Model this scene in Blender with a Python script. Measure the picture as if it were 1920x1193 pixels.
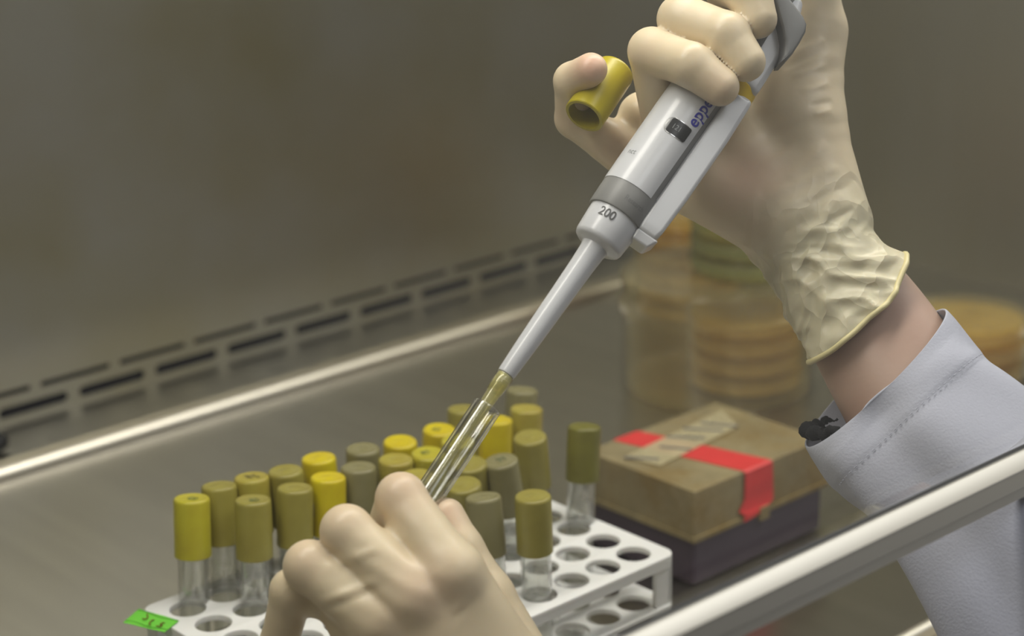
import bpy, bmesh, math, random
import numpy as np
from mathutils import Vector, Matrix

random.seed(7)
rng = np.random.default_rng(11)
for o in list(bpy.data.objects): bpy.data.objects.remove(o)
COL = bpy.context.scene.collection
SC = bpy.context.scene
MM = 0.001
TZ = 70.0                       # height of the rack's top plate above the work tray, mm

# ------------------------------------------------------------------ camera
PITCH, AZ, ROLL, FPX = 0.31824, 0.841644, -0.0242296, 3637.65
CAM = np.array([-450.40, -636.84, 427.56 + TZ])       # mm
_f = np.array([math.cos(AZ)*math.cos(PITCH), math.sin(AZ)*math.cos(PITCH), -math.sin(PITCH)])
_r = np.array([math.sin(AZ), -math.cos(AZ), 0.0]); _u = np.cross(_r, _f)
CR = _r*math.cos(ROLL) + _u*math.sin(ROLL); CU = -_r*math.sin(ROLL) + _u*math.cos(ROLL); CF = _f
camd = bpy.data.cameras.new('camera'); cam = bpy.data.objects.new('camera', camd); COL.objects.link(cam)
camd.sensor_width = 36.0; camd.lens = 36.0*FPX/1920.0; camd.clip_start = 0.05; camd.clip_end = 50
M = Matrix(((CR[0], CU[0], -CF[0], CAM[0]*MM), (CR[1], CU[1], -CF[1], CAM[1]*MM), (CR[2], CU[2], -CF[2], CAM[2]*MM), (0, 0, 0, 1)))
cam.matrix_world = M
camd.dof.use_dof = True; camd.dof.focus_distance = 0.815; camd.dof.aperture_fstop = 7.5
SC.camera = cam
SC.cycles.transparent_max_bounces = 48

# ------------------------------------------------------------------ world, lights, exposure
SC.view_settings.view_transform = 'Standard'; SC.view_settings.look = 'None'
SC.view_settings.gamma = 1.0; SC.view_settings.exposure = 0.08; SC.view_settings.use_curve_mapping = False
W = bpy.data.worlds.new('room_light'); SC.world = W; W.use_nodes = True
nt = W.node_tree; nt.nodes.clear()
wo = nt.nodes.new('ShaderNodeOutputWorld'); bg = nt.nodes.new('ShaderNodeBackground')
tc = nt.nodes.new('ShaderNodeTexCoord'); nz = nt.nodes.new('ShaderNodeTexNoise'); nz.inputs['Scale'].default_value = 1.6
cr = nt.nodes.new('ShaderNodeValToRGB')
cr.color_ramp.elements[0].position = 0.35; cr.color_ramp.elements[0].color = (0.17, 0.168, 0.16, 1)
cr.color_ramp.elements[1].position = 0.68; cr.color_ramp.elements[1].color = (0.55, 0.535, 0.50, 1)
nt.links.new(tc.outputs['Generated'], nz.inputs['Vector']); nt.links.new(nz.outputs['Fac'], cr.inputs['Fac'])
# the room is dim straight in front of the cabinet and lighter towards its windows on the right and overhead
sx = nt.nodes.new('ShaderNodeSeparateXYZ'); nt.links.new(tc.outputs['Generated'], sx.inputs[0])
m1 = nt.nodes.new('ShaderNodeMapRange'); m1.inputs[1].default_value = 0.35; m1.inputs[2].default_value = 0.85; m1.inputs[3].default_value = 0.22; m1.inputs[4].default_value = 1.35
nt.links.new(sx.outputs['X'], m1.inputs[0])
m2 = nt.nodes.new('ShaderNodeMapRange'); m2.inputs[1].default_value = 0.0; m2.inputs[2].default_value = 1.0; m2.inputs[3].default_value = 0.0; m2.inputs[4].default_value = 0.5
nt.links.new(sx.outputs['Z'], m2.inputs[0])
ad = nt.nodes.new('ShaderNodeMath'); ad.operation = 'ADD'; nt.links.new(m1.outputs[0], ad.inputs[0]); nt.links.new(m2.outputs[0], ad.inputs[1])
st_ = nt.nodes.new('ShaderNodeMath'); st_.operation = 'MULTIPLY'; st_.inputs[1].default_value = 0.78; nt.links.new(ad.outputs[0], st_.inputs[0])
nt.links.new(cr.outputs['Color'], bg.inputs['Color']); nt.links.new(st_.outputs[0], bg.inputs['Strength'])
nt.links.new(bg.outputs['Background'], wo.inputs['Surface'])

def area(name, loc, target, sx, sy, power, col):
    l = bpy.data.lights.new(name, 'AREA'); l.shape = 'RECTANGLE'; l.size = sx; l.size_y = sy; l.energy = power; l.color = col
    o = bpy.data.objects.new(name, l); COL.objects.link(o); o.location = loc
    o.rotation_euler = (Vector(target)-Vector(loc)).to_track_quat('-Z', 'Y').to_euler(); return o
# fluorescent tube inside the top of the cabinet, and the room's ceiling light in front of it
area('cabinet_light', (0.22, -0.01, 0.735), (0.22, 0.06, 0.0), 1.30, 0.14, 6.3, (1.0, 0.965, 0.875))
area('room_light', (1.0, -1.15, 1.95), (0.9, -0.9, 0.0), 3.2, 0.7, 25.0, (0.97, 0.98, 1.0))

# ------------------------------------------------------------------ helpers
def P(px, py, d):
    """a point on the sight line of pixel (px, py), d mm in front of the camera; world mm"""
    return CAM + d*(CF + CR*(px-960)/FPX - CU*(py-596.5)/FPX)
def on(px, py, z):
    dv = CF + CR*(px-960)/FPX - CU*(py-596.5)/FPX
    return CAM + dv*((z-CAM[2])/dv[2])
def C(px, py, d):
    """the same point in camera-aligned mm (x right, y up, z towards the viewer)"""
    return np.array([(px-960)*d/FPX, -(py-596.5)*d/FPX, -d])

def mat(name, col, rough=0.5, metal=0.0, spec=0.5, noise=0.0, nscale=40.0, bump=0.0, bscale=60.0, col2=None, sss=0.0, coat=0.0, stretch=None, aniso=0.0):
    m = bpy.data.materials.new(name); m.use_nodes = True; n = m.node_tree.nodes; l = m.node_tree.links
    b = n['Principled BSDF']; b.inputs['Base Color'].default_value = (*col, 1)
    b.inputs['Roughness'].default_value = rough; b.inputs['Metallic'].default_value = metal
    b.inputs['Specular IOR Level'].default_value = spec
    if coat: b.inputs['Coat Weight'].default_value = coat; b.inputs['Coat Roughness'].default_value = 0.1
    if aniso: b.inputs['Anisotropic'].default_value = aniso
    if sss:
        b.inputs['Subsurface Weight'].default_value = sss; b.inputs['Subsurface Radius'].default_value = (0.006, 0.003, 0.0015)
        b.inputs['Subsurface Scale'].default_value = 1.0
    t = n.new('ShaderNodeTexCoord'); src = t.outputs['Object']
    if stretch:
        mp = n.new('ShaderNodeMapping'); mp.inputs['Scale'].default_value = stretch
        l.new(src, mp.inputs['Vector']); src = mp.outputs['Vector']
    nz = n.new('ShaderNodeTexNoise'); nz.inputs['Scale'].default_value = nscale; nz.inputs['Detail'].default_value = 4
    l.new(src, nz.inputs['Vector'])
    c2 = col2 if col2 else tuple(c*(1-noise) for c in col)
    mx = n.new('ShaderNodeMix'); mx.data_type = 'RGBA'
    mx.inputs[6].default_value = (*col, 1); mx.inputs[7].default_value = (*c2, 1)
    rm = n.new('ShaderNodeMapRange'); rm.inputs[1].default_value = 0.35; rm.inputs[2].default_value = 0.7
    l.new(nz.outputs['Fac'], rm.inputs[0]); l.new(rm.outputs[0], mx.inputs[0]); l.new(mx.outputs[2], b.inputs['Base Color'])
    if bump:
        n2 = n.new('ShaderNodeTexNoise'); n2.inputs['Scale'].default_value = bscale; n2.inputs['Detail'].default_value = 5
        l.new(src, n2.inputs['Vector'])
        bp = n.new('ShaderNodeBump'); bp.inputs['Strength'].default_value = bump; bp.inputs['Distance'].default_value = 0.001
        l.new(n2.outputs['Fac'], bp.inputs['Height']); l.new(bp.outputs['Normal'], b.inputs['Normal'])
    m['bsdf'] = b.name
    return m

def clear(name, tint=(1, 1, 1), gloss=1.0, body=0.0, bodycol=(0.8, 0.8, 0.8), rough=0.03, ior=1.5, trans=0.0, col2=None, cscale=18):
    """thin clear plastic or pane: see-through, a Fresnel reflection, and a share of milky body"""
    m = bpy.data.materials.new(name); m.use_nodes = True; n = m.node_tree.nodes; l = m.node_tree.links; n.clear()
    o = n.new('ShaderNodeOutputMaterial'); t = n.new('ShaderNodeBsdfTransparent'); t.inputs['Color'].default_value = (*tint, 1)
    g = n.new('ShaderNodeBsdfGlossy'); g.inputs['Roughness'].default_value = rough
    # Schlick reflectance, the same on entering and leaving (the Fresnel node would turn opaque on the far face)
    fr = n.new('ShaderNodeLayerWeight'); fr.inputs['Blend'].default_value = 0.5
    pw = n.new('ShaderNodeMath'); pw.operation = 'POWER'; pw.inputs[1].default_value = 5.0; l.new(fr.outputs['Facing'], pw.inputs[0])
    r0 = ((ior-1)/(ior+1))**2
    ma = n.new('ShaderNodeMath'); ma.operation = 'MULTIPLY_ADD'; ma.inputs[1].default_value = 1-r0; ma.inputs[2].default_value = r0; l.new(pw.outputs[0], ma.inputs[0])
    mu = n.new('ShaderNodeMath'); mu.operation = 'MULTIPLY'; mu.inputs[1].default_value = gloss; mu.use_clamp = True; l.new(ma.outputs[0], mu.inputs[0])
    last = t.outputs[0]
    if body > 0:
        df = n.new('ShaderNodeBsdfDiffuse'); df.inputs['Color'].default_value = (*bodycol, 1)
        tl = n.new('ShaderNodeBsdfTranslucent'); tl.inputs['Color'].default_value = (*bodycol, 1)
        if col2:
            tq = n.new('ShaderNodeTexCoord'); nq = n.new('ShaderNodeTexNoise'); nq.inputs['Scale'].default_value = cscale; nq.inputs['Detail'].default_value = 6; nq.inputs['Roughness'].default_value = 0.65
            l.new(tq.outputs['Object'], nq.inputs['Vector']); cq = n.new('ShaderNodeValToRGB'); l.new(nq.outputs['Fac'], cq.inputs['Fac'])
            cq.color_ramp.elements[0].position = 0.40; cq.color_ramp.elements[0].color = (*bodycol, 1); cq.color_ramp.elements[1].position = 0.62; cq.color_ramp.elements[1].color = (*col2, 1)
            l.new(cq.outputs['Color'], df.inputs['Color']); l.new(cq.outputs['Color'], tl.inputs['Color'])
        a = n.new('ShaderNodeMixShader'); a.inputs[0].default_value = trans; l.new(df.outputs[0], a.inputs[1]); l.new(tl.outputs[0], a.inputs[2])
        b = n.new('ShaderNodeMixShader'); l.new(last, b.inputs[1]); l.new(a.outputs[0], b.inputs[2])
        tcx = n.new('ShaderNodeTexCoord'); nz = n.new('ShaderNodeTexNoise'); nz.inputs['Scale'].default_value = 35
        l.new(tcx.outputs['Object'], nz.inputs['Vector'])
        mr = n.new('ShaderNodeMapRange'); mr.inputs[1].default_value = 0.3; mr.inputs[2].default_value = 0.7; mr.inputs[3].default_value = body*0.75; mr.inputs[4].default_value = min(1, body*1.25)
        l.new(nz.outputs['Fac'], mr.inputs[0]); l.new(mr.outputs[0], b.inputs[0]); last = b.outputs[0]
    mx = n.new('ShaderNodeMixShader'); l.new(mu.outputs[0], mx.inputs[0]); l.new(last, mx.inputs[1]); l.new(g.outputs[0], mx.inputs[2])
    l.new(mx.outputs[0], o.inputs['Surface']); return m

def mesh_obj(name, verts, faces, m, parent=None, smooth=False, loc=None):
    """verts in mm"""
    me = bpy.data.meshes.new(name)
    v = np.asarray(verts, float)*MM
    me.from_pydata([tuple(x) for x in v], [], [tuple(int(i) for i in f) for f in faces]); me.update()
    if smooth: me.polygons.foreach_set('use_smooth', [True]*len(me.polygons))
    o = bpy.data.objects.new(name, me); COL.objects.link(o)
    if m: me.materials.append(m)
    if parent: o.parent = parent
    if loc is not None: o.location = loc
    return o

def smooth_angle(o, deg=35):
    me = o.data; me.polygons.foreach_set('use_smooth', [True]*len(me.polygons))
    bm = bmesh.new(); bm.from_mesh(me)
    for e in bm.edges: e.smooth = not (len(e.link_faces) == 2 and e.calc_face_angle(0) > math.radians(deg))
    bm.to_mesh(me); bm.free(); return o

def bev(o, w, seg=3, angle=40):
    b = o.modifiers.new('bevel', 'BEVEL'); b.width = w*MM; b.segments = seg; b.limit_method = 'ANGLE'; b.angle_limit = math.radians(angle)
    o.data.polygons.foreach_set('use_smooth', [True]*len(o.data.polygons))
    w = o.modifiers.new('normals', 'WEIGHTED_NORMAL'); w.keep_sharp = False
    return o

def empty(name, loc=(0, 0, 0), parent=None):
    o = bpy.data.objects.new(name, None); COL.objects.link(o); o.location = Vector(loc)*MM; o.empty_display_size = 0.01
    if parent: o.parent = parent
    return o
def tag(o, label, cat, group=None):
    o['label'] = label; o['category'] = cat
    if group: o['group'] = group
    return o
def struct(o): o['kind'] = 'structure'; return o

def box_mesh(x0, x1, y0, y1, z0, z1):
    v = [(x, y, z) for z in (z0, z1) for y in (y0, y1) for x in (x0, x1)]
    f = [(0, 2, 3, 1), (4, 5, 7, 6), (0, 1, 5, 4), (2, 6, 7, 3), (0, 4, 6, 2), (1, 3, 7, 5)]
    return v, f
def box(name, x0, x1, y0, y1, z0, z1, m, parent=None, bevel=0, seg=3):
    v, f = box_mesh(x0, x1, y0, y1, z0, z1); o = mesh_obj(name, v, f, m, parent)
    if bevel: bev(o, bevel, seg)
    return o
def merge(parts):
    V, F = [], []
    for v, f in parts:
        k = len(V); V += [tuple(x) for x in v]; F += [tuple(i+k for i in g) for g in f]
    return V, F
def lathe_mesh(prof, n=48, a0=0.0, a1=2*math.pi):
    """prof: list of (r, z); closed in angle when the range is a full turn"""
    full = abs(a1-a0-2*math.pi) < 1e-6; k = n if full else n+1
    V = []; F = []
    for (r, z) in prof:
        for i in range(k):
            a = a0+(a1-a0)*i/n; V.append((r*math.cos(a), r*math.sin(a), z))
    for j in range(len(prof)-1):
        for i in range(n):
            i2 = (i+1) % k if full else i+1
            F.append((j*k+i, j*k+i2, (j+1)*k+i2, (j+1)*k+i))
    return V, F
def capped(prof, n=48):
    V, F = lathe_mesh(prof, n)
    F.append(tuple(reversed(range(n)))); F.append(tuple(range((len(prof)-1)*n, len(prof)*n)))
    return V, F

def poly2d(name, outer, holes, depth, m, parent=None, bevel=0.0):
    """flat outline with holes, extruded (2-D curve fill turned into a mesh), centred on z = 0; mm"""
    cu = bpy.data.curves.new(name+'_c', 'CURVE'); cu.dimensions = '2D'; cu.fill_mode = 'BOTH'
    cu.extrude = max(depth/2-bevel, 0)*MM; cu.bevel_depth = bevel*MM; cu.bevel_resolution = 2
    if bevel: cu.offset = -bevel*MM
    for pts in [outer]+holes:
        s = cu.splines.new('POLY'); s.points.add(len(pts)-1)
        for q, (x, y) in zip(s.points, pts): q.co = (x*MM, y*MM, 0, 1)
        s.use_cyclic_u = True
    t = bpy.data.objects.new(name+'_t', cu); COL.objects.link(t)
    dg = bpy.context.evaluated_depsgraph_get(); dg.update()
    me = bpy.data.meshes.new_from_object(t.evaluated_get(dg)); me.name = name
    bpy.data.objects.remove(t); bpy.data.curves.remove(cu)
    bm = bmesh.new(); bm.from_mesh(me); bmesh.ops.remove_doubles(bm, verts=bm.verts, dist=1e-6)
    bmesh.ops.recalc_face_normals(bm, faces=bm.faces); bm.to_mesh(me); bm.free()
    me.materials.clear(); me.materials.append(m)
    o = bpy.data.objects.new(name, me); COL.objects.link(o)
    if parent: o.parent = parent
    return o
def circle(cx, cy, r, n=40): return [(cx+r*math.cos(2*math.pi*i/n), cy+r*math.sin(2*math.pi*i/n)) for i in range(n)]
def rrect(x0, x1, y0, y1, r, n=8):
    out = []
    for cx, cy, a in ((x1-r, y1-r, 0), (x0+r, y1-r, 90), (x0+r, y0+r, 180), (x1-r, y0+r, 270)):
        for i in range(n+1):
            t = math.radians(a+90*i/n); out.append((cx+r*math.cos(t), cy+r*math.sin(t)))
    return out

def text_mesh(txt, size, thick=0.05, bold=0.0):
    cu = bpy.data.curves.new('t', 'FONT'); cu.body = txt; cu.size = size*MM; cu.extrude = thick*MM; cu.offset = bold*MM
    cu.align_x = 'CENTER'; cu.align_y = 'CENTER'; cu.resolution_u = 6
    t = bpy.data.objects.new('t', cu); COL.objects.link(t)
    dg = bpy.context.evaluated_depsgraph_get(); dg.update()
    me = bpy.data.meshes.new_from_object(t.evaluated_get(dg)); bpy.data.objects.remove(t)
    bm = bmesh.new(); bm.from_mesh(me); bmesh.ops.triangulate(bm, faces=bm.faces)
    V = [tuple(v.co/MM) for v in bm.verts]; F = [tuple(v.index for v in f.verts) for f in bm.faces]; bm.free()
    bpy.data.meshes.remove(me); return V, F

def tube_mesh(pts, rad, n=10, closed=False):
    pts = [np.array(p, float) for p in pts]; m = len(pts); V = []; F = []
    up = np.array([0.13, 0.31, 0.94]); prev = None
    for i, p in enumerate(pts):
        a = pts[(i-1) % m] if (closed or i > 0) else pts[i]; b = pts[(i+1) % m] if (closed or i < m-1) else pts[i]
        t = b-a; t /= np.linalg.norm(t)
        s = np.cross(t, up) if prev is None else prev-t*(prev@t)
        s /= np.linalg.norm(s); prev = s; w = np.cross(t, s)
        r = rad[i] if hasattr(rad, '__len__') else rad
        for k in range(n):
            q = 2*math.pi*k/n; V.append(tuple(p+r*(s*math.cos(q)+w*math.sin(q))))
    for i in range(m if closed else m-1):
        for k in range(n):
            j = (i+1) % m; F.append((i*n+k, i*n+(k+1) % n, j*n+(k+1) % n, j*n+k))
    if not closed: F += [tuple(reversed(range(n))), tuple(range((m-1)*n, m*n))]
    return V, F

# ---- implicit surfaces (for hands and arms)
def cone_sdf(Pt, a, b, ra, rb):
    a = np.asarray(a, np.float32); b = np.asarray(b, np.float32); ba = b-a; L = float(ba@ba)+1e-9
    h = np.clip(((Pt-a)@ba)/L, 0, 1)
    d = Pt-(a+h[..., None]*ba)
    return np.sqrt(np.einsum('...i,...i->...', d, d))-(ra+(rb-ra)*h)
def smin(a, b, k):
    h = np.clip(0.5+0.5*(b-a)/k, 0, 1)
    return b+(a-b)*h-k*h*(1-h)
def chain(Pt, pts, rads, k=3.0):
    d = None
    for i in range(len(pts)-1):
        e = cone_sdf(Pt, pts[i], pts[i+1], rads[i], rads[i+1])
        d = e if d is None else smin(d, e, k)
    return d
def surface_nets(fn, lo, hi, h):
    lo = np.asarray(lo, float); hi = np.asarray(hi, float); n = np.ceil((hi-lo)/h).astype(int)+1
    ax = [lo[i]+h*np.arange(n[i]) for i in range(3)]
    S = np.empty(n, np.float32)
    step = 24
    for i in range(0, n[0], step):
        g = np.stack(np.meshgrid(ax[0][i:i+step], ax[1], ax[2], indexing='ij'), -1).astype(np.float32)
        S[i:i+step] = fn(g)
    ins = S < 0
    acc = np.zeros((n[0]-1, n[1]-1, n[2]-1, 3), np.float32); cnt = np.zeros((n[0]-1, n[1]-1, n[2]-1), np.float32)
    for axis in range(3):
        a = [slice(None)]*3; b = [slice(None)]*3; a[axis] = slice(0, -1); b[axis] = slice(1, None)
        s0 = S[tuple(a)]; s1 = S[tuple(b)]; cross = (s0 < 0) != (s1 < 0)
        t = np.where(cross, s0/(s0-s1+1e-12), 0)
        idx = np.argwhere(cross)
        tt = t[cross]; pos = idx.astype(np.float32); pos[:, axis] += tt
        o1, o2 = [q for q in range(3) if q != axis]
        for d1 in (0, -1):
            for d2 in (0, -1):
                c = idx.copy(); c[:, o1] += d1; c[:, o2] += d2
                ok = (c[:, o1] >= 0) & (c[:, o2] >= 0) & (c[:, o1] < n[o1]-1) & (c[:, o2] < n[o2]-1)
                cc = c[ok]; np.add.at(acc, (cc[:, 0], cc[:, 1], cc[:, 2]), pos[ok]); np.add.at(cnt, (cc[:, 0], cc[:, 1], cc[:, 2]), 1)
    m = cnt > 0; vid = -np.ones(cnt.shape, int); vid[m] = np.arange(m.sum())
    V = lo+h*(acc[m]/cnt[m][:, None])
    F = []
    for axis in range(3):
        a = [slice(None)]*3; b = [slice(None)]*3; a[axis] = slice(0, -1); b[axis] = slice(1, None)
        s0 = ins[tuple(a)]; s1 = ins[tuple(b)]; idx = np.argwhere(s0 != s1)
        o1, o2 = [(1, 2), (2, 0), (0, 1)][axis]
        ok = (idx[:, o1] > 0) & (idx[:, o2] > 0) & (idx[:, o1] < n[o1]-1) & (idx[:, o2] < n[o2]-1); idx = idx[ok]
        q = []
        for d1, d2 in ((-1, -1), (0, -1), (0, 0), (-1, 0)):
            c = idx.copy(); c[:, o1] += d1; c[:, o2] += d2; q.append(vid[c[:, 0], c[:, 1], c[:, 2]])
        q = np.stack(q, 1); fl = ins[tuple(a)][idx[:, 0], idx[:, 1], idx[:, 2]]
        q[~fl] = q[~fl][:, ::-1]; F.append(q)
    return V, np.concatenate(F)
def vnoise(Pt, s, seed=0):
    """cheap smooth noise, about -1..1"""
    r = np.random.default_rng(seed); out = 0
    for i in range(5):
        k = r.normal(size=3)*s*(0.7+0.35*i); ph = r.uniform(0, 6.28); k2 = r.normal(size=3)*s*0.5
        out = out+np.sin(Pt@k.astype(np.float32)+ph+1.5*np.sin(Pt@k2.astype(np.float32)+ph*2))
    return out/3.2
def fast_mesh(name, V, F, m, parent, to_world=True):
    if to_world: V = CAM+V[:, :1]*CR+V[:, 1:2]*CU-V[:, 2:3]*CF
    V = np.asarray(V)*MM
    me = bpy.data.meshes.new(name); me.vertices.add(len(V)); me.vertices.foreach_set('co', V.astype(np.float32).ravel())
    me.loops.add(F.size); me.loops.foreach_set('vertex_index', F.astype(np.int32).ravel())
    me.polygons.add(len(F)); me.polygons.foreach_set('loop_start', np.arange(0, F.size, 4, dtype=np.int32)); me.polygons.foreach_set('loop_total', np.full(len(F), 4, np.int32))
    me.polygons.foreach_set('use_smooth', np.ones(len(F), bool)); me.update(calc_edges=True); me.validate()
    me.materials.append(m); o = bpy.data.objects.new(name, me); COL.objects.link(o); o.parent = parent
    return o
def paint(o, name, vals):
    a = o.data.attributes.new(name, 'FLOAT', 'POINT'); a.data.foreach_set('value', np.asarray(vals, np.float32))

# ------------------------------------------------------------------ materials
STEEL = mat('brushed_steel', (0.50, 0.495, 0.45), rough=0.40, metal=1.0, col2=(0.44, 0.41, 0.29), nscale=1.0, stretch=(6, 6, 1.0))
STEEL_T = mat('tray_steel', (0.46, 0.45, 0.42), rough=0.30, metal=1.0, noise=0.10, nscale=4.0, bump=0.03, bscale=15, stretch=(14, 1, 1))
STEEL_B = mat('polished_steel', (0.68, 0.64, 0.55), rough=0.36, metal=1.0, noise=0.05, nscale=5.0)
ALU = mat('anodised_aluminium', (0.70, 0.67, 0.585), rough=0.50, metal=1.0, noise=0.04, nscale=20, stretch=(0.2, 1, 1))
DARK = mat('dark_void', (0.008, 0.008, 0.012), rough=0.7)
BEIGE = mat('beige_paint', (0.40, 0.36, 0.28), rough=0.5, noise=0.08, nscale=6)
WHITE_PP = mat('white_polypropylene', (0.80, 0.80, 0.785), rough=0.42, noise=0.03, nscale=30, sss=0.05)
GREY_P = mat('grey_plastic', (0.23, 0.23, 0.225), rough=0.42, noise=0.05, nscale=60)
GREY_D = mat('dark_grey_plastic', (0.15, 0.152, 0.15), rough=0.42, noise=0.05, nscale=60)
WHITE_P = mat('white_plastic', (0.60, 0.61, 0.635), rough=0.30, noise=0.02, nscale=40, coat=0.2)
YELLOW_P = mat('yellow_plastic', (0.75, 0.52, 0.02), rough=0.35, noise=0.05)
SCREEN = mat('display_black', (0.012, 0.013, 0.014), rough=0.3, noise=0.05)
CHROME = mat('window_rim', (0.75, 0.75, 0.75), rough=0.15, metal=0.7)
INK_BLUE = mat('blue_print', (0.03, 0.03, 0.33), rough=0.5)
INK = mat('grey_print', (0.06, 0.06, 0.06), rough=0.5)
INK_L = mat('light_print', (0.25, 0.26, 0.26), rough=0.5)
COAT = mat('coat_cloth', (0.43, 0.445, 0.525), rough=0.85, noise=0.03, nscale=50, bump=0.25, bscale=900)
SKIN = mat('forearm_skin', (0.47, 0.335, 0.26), rough=0.5, col2=(0.40, 0.26, 0.20), nscale=22, bump=0.08, bscale=400, sss=0.15)
KNIT = mat('black_knit', (0.004, 0.0045, 0.006), rough=0.95, bump=0.6, bscale=700)
PURPLE = mat('dark_purple_plastic', (0.075, 0.052, 0.075), rough=0.35, noise=0.25, nscale=25)
RED_T = mat('red_tape', (0.66, 0.035, 0.035), rough=0.42, noise=0.1, nscale=60)
GREEN_T = mat('green_paper', (0.16, 0.60, 0.05), rough=0.7, noise=0.05)
GREEN_L = mat('green_ink_line', (0.06, 0.25, 0.02), rough=0.7)
BROWN_I = mat('brown_ink', (0.16, 0.04, 0.01), rough=0.7)

def glass(name, tint=(0.97, 0.99, 0.97), rough=0.01):
    m = bpy.data.materials.new(name); m.use_nodes = True; b = m.node_tree.nodes['Principled BSDF']
    b.inputs['Base Color'].default_value = (*tint, 1); b.inputs['Transmission Weight'].default_value = 1.0
    b.inputs['Roughness'].default_value = rough; b.inputs['IOR'].default_value = 1.47
    return m
TUBE_G = clear('test_tube_glass', tint=(0.965, 0.97, 0.955), gloss=2.6, ior=1.5, rough=0.04, body=0.05, bodycol=(0.95, 0.95, 0.93))
HELD_G = clear('clean_tube_glass', tint=(0.975, 0.98, 0.97), gloss=3.6, ior=1.5, rough=0.05, body=0.015, bodycol=(0.95, 0.95, 0.93))
PANE = clear('sash_glass', tint=(0.955, 0.955, 0.95), gloss=1.0, ior=1.52, rough=0.0)
DISH = clear('clear_polystyrene', tint=(0.98, 0.96, 0.88), gloss=1.1, body=0.05, bodycol=(0.80, 0.72, 0.42), rough=0.08)
AGAR = clear('yellow_agar', tint=(0.92, 0.80, 0.38), gloss=0.6, body=0.62, bodycol=(0.95, 0.77, 0.20), rough=0.2, trans=0.5)
AMBER = clear('amber_lid_plastic', tint=(0.66, 0.52, 0.27), gloss=1.3, body=0.78, bodycol=(0.46, 0.385, 0.21), col2=(0.30, 0.21, 0.075), rough=0.16, trans=0.25)
TIPM = clear('yellow_tip_plastic', tint=(0.965, 0.95, 0.76), gloss=1.6, body=0.20, bodycol=(0.90, 0.87, 0.55), rough=0.1, trans=0.4)
CLEAR_T = clear('clear_tape', tint=(0.9, 0.88, 0.8), gloss=1.0, body=0.42, bodycol=(0.72, 0.64, 0.40), rough=0.2)
GREEN_D = clear('green_tinted_plastic', tint=(0.86, 0.86, 0.62), gloss=1.0, body=0.20, bodycol=(0.50, 0.52, 0.26), rough=0.1)

def latex_mat(name):
    m = bpy.data.materials.new(name); m.use_nodes = True; n = m.node_tree.nodes; l = m.node_tree.links
    b = n['Principled BSDF']; b.inputs['Roughness'].default_value = 0.38; b.inputs['Specular IOR Level'].default_value = 0.45
    b.inputs['Subsurface Weight'].default_value = 0.18; b.inputs['Subsurface Radius'].default_value = (0.005, 0.003, 0.0015); b.inputs['Subsurface Scale'].default_value = 1.0
    t = n.new('ShaderNodeTexCoord')
    def mixc(f, a, c):
        x = n.new('ShaderNodeMix'); x.data_type = 'RGBA'
        if isinstance(f, float): x.inputs[0].default_value = f
        else: l.new(f, x.inputs[0])
        for i, s in ((6, a), (7, c)):
            if isinstance(s, tuple): x.inputs[i].default_value = (*s, 1)
            else: l.new(s, x.inputs[i])
        return x.outputs[2]
    nz = n.new('ShaderNodeTexNoise'); nz.inputs['Scale'].default_value = 28; nz.inputs['Detail'].default_value = 3; l.new(t.outputs['Object'], nz.inputs['Vector'])
    base = mixc(nz.outputs['Fac'], (0.72, 0.615, 0.43), (0.64, 0.53, 0.365))
    at = n.new('ShaderNodeAttribute'); at.attribute_name = 'skin_close'
    c = mixc(at.outputs['Fac'], base, (0.66, 0.40, 0.30))
    at2 = n.new('ShaderNodeAttribute'); at2.attribute_name = 'loose'
    c = mixc(at2.outputs['Fac'], c, (0.60, 0.56, 0.40))
    l.new(c, b.inputs['Base Color'])
    n2 = n.new('ShaderNodeTexNoise'); n2.inputs['Scale'].default_value = 260; n2.inputs['Detail'].default_value = 4; l.new(t.outputs['Object'], n2.inputs['Vector'])
    bp = n.new('ShaderNodeBump'); bp.inputs['Strength'].default_value = 0.10; bp.inputs['Distance'].default_value = 0.001
    l.new(n2.outputs['Fac'], bp.inputs['Height'])
    # crumpled facets where the glove hangs loose on the wrist
    nw = n.new('ShaderNodeTexNoise'); nw.inputs['Scale'].default_value = 30; nw.inputs['Detail'].default_value = 2; l.new(t.outputs['Object'], nw.inputs['Vector'])
    vm = n.new('ShaderNodeVectorMath'); vm.operation = 'MULTIPLY_ADD'; vm.inputs[1].default_value = (0.030, 0.030, 0.030); l.new(nw.outputs['Color'], vm.inputs[0]); l.new(t.outputs['Object'], vm.inputs[2])
    mp = n.new('ShaderNodeMapping'); mp.inputs['Scale'].default_value = (1.0, 2.2, 1.0); mp.inputs['Rotation'].default_value = (0.5, 0.9, 0.3); l.new(vm.outputs[0], mp.inputs['Vector'])
    vo = n.new('ShaderNodeTexVoronoi'); vo.inputs['Scale'].default_value = 62; l.new(mp.outputs[0], vo.inputs['Vector'])
    b2 = n.new('ShaderNodeBump'); b2.inputs['Distance'].default_value = 0.0035
    ms = n.new('ShaderNodeMath'); ms.operation = 'MULTIPLY'; ms.inputs[1].default_value = 1.0; l.new(at2.outputs['Fac'], ms.inputs[0]); l.new(ms.outputs[0], b2.inputs['Strength'])
    l.new(vo.outputs['Distance'], b2.inputs['Height']); l.new(bp.outputs['Normal'], b2.inputs['Normal']); l.new(b2.outputs['Normal'], b.inputs['Normal'])
    return m
LATEX = latex_mat('latex_glove')
RIM = mat('latex_rim', (0.70, 0.62, 0.33), rough=0.4, noise=0.08)

# ------------------------------------------------------------------ cabinet
X0, X1, YW = -520.0, 905.0, 570.0      # cabinet interior, mm
LEDGE = 1.0; 
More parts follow.
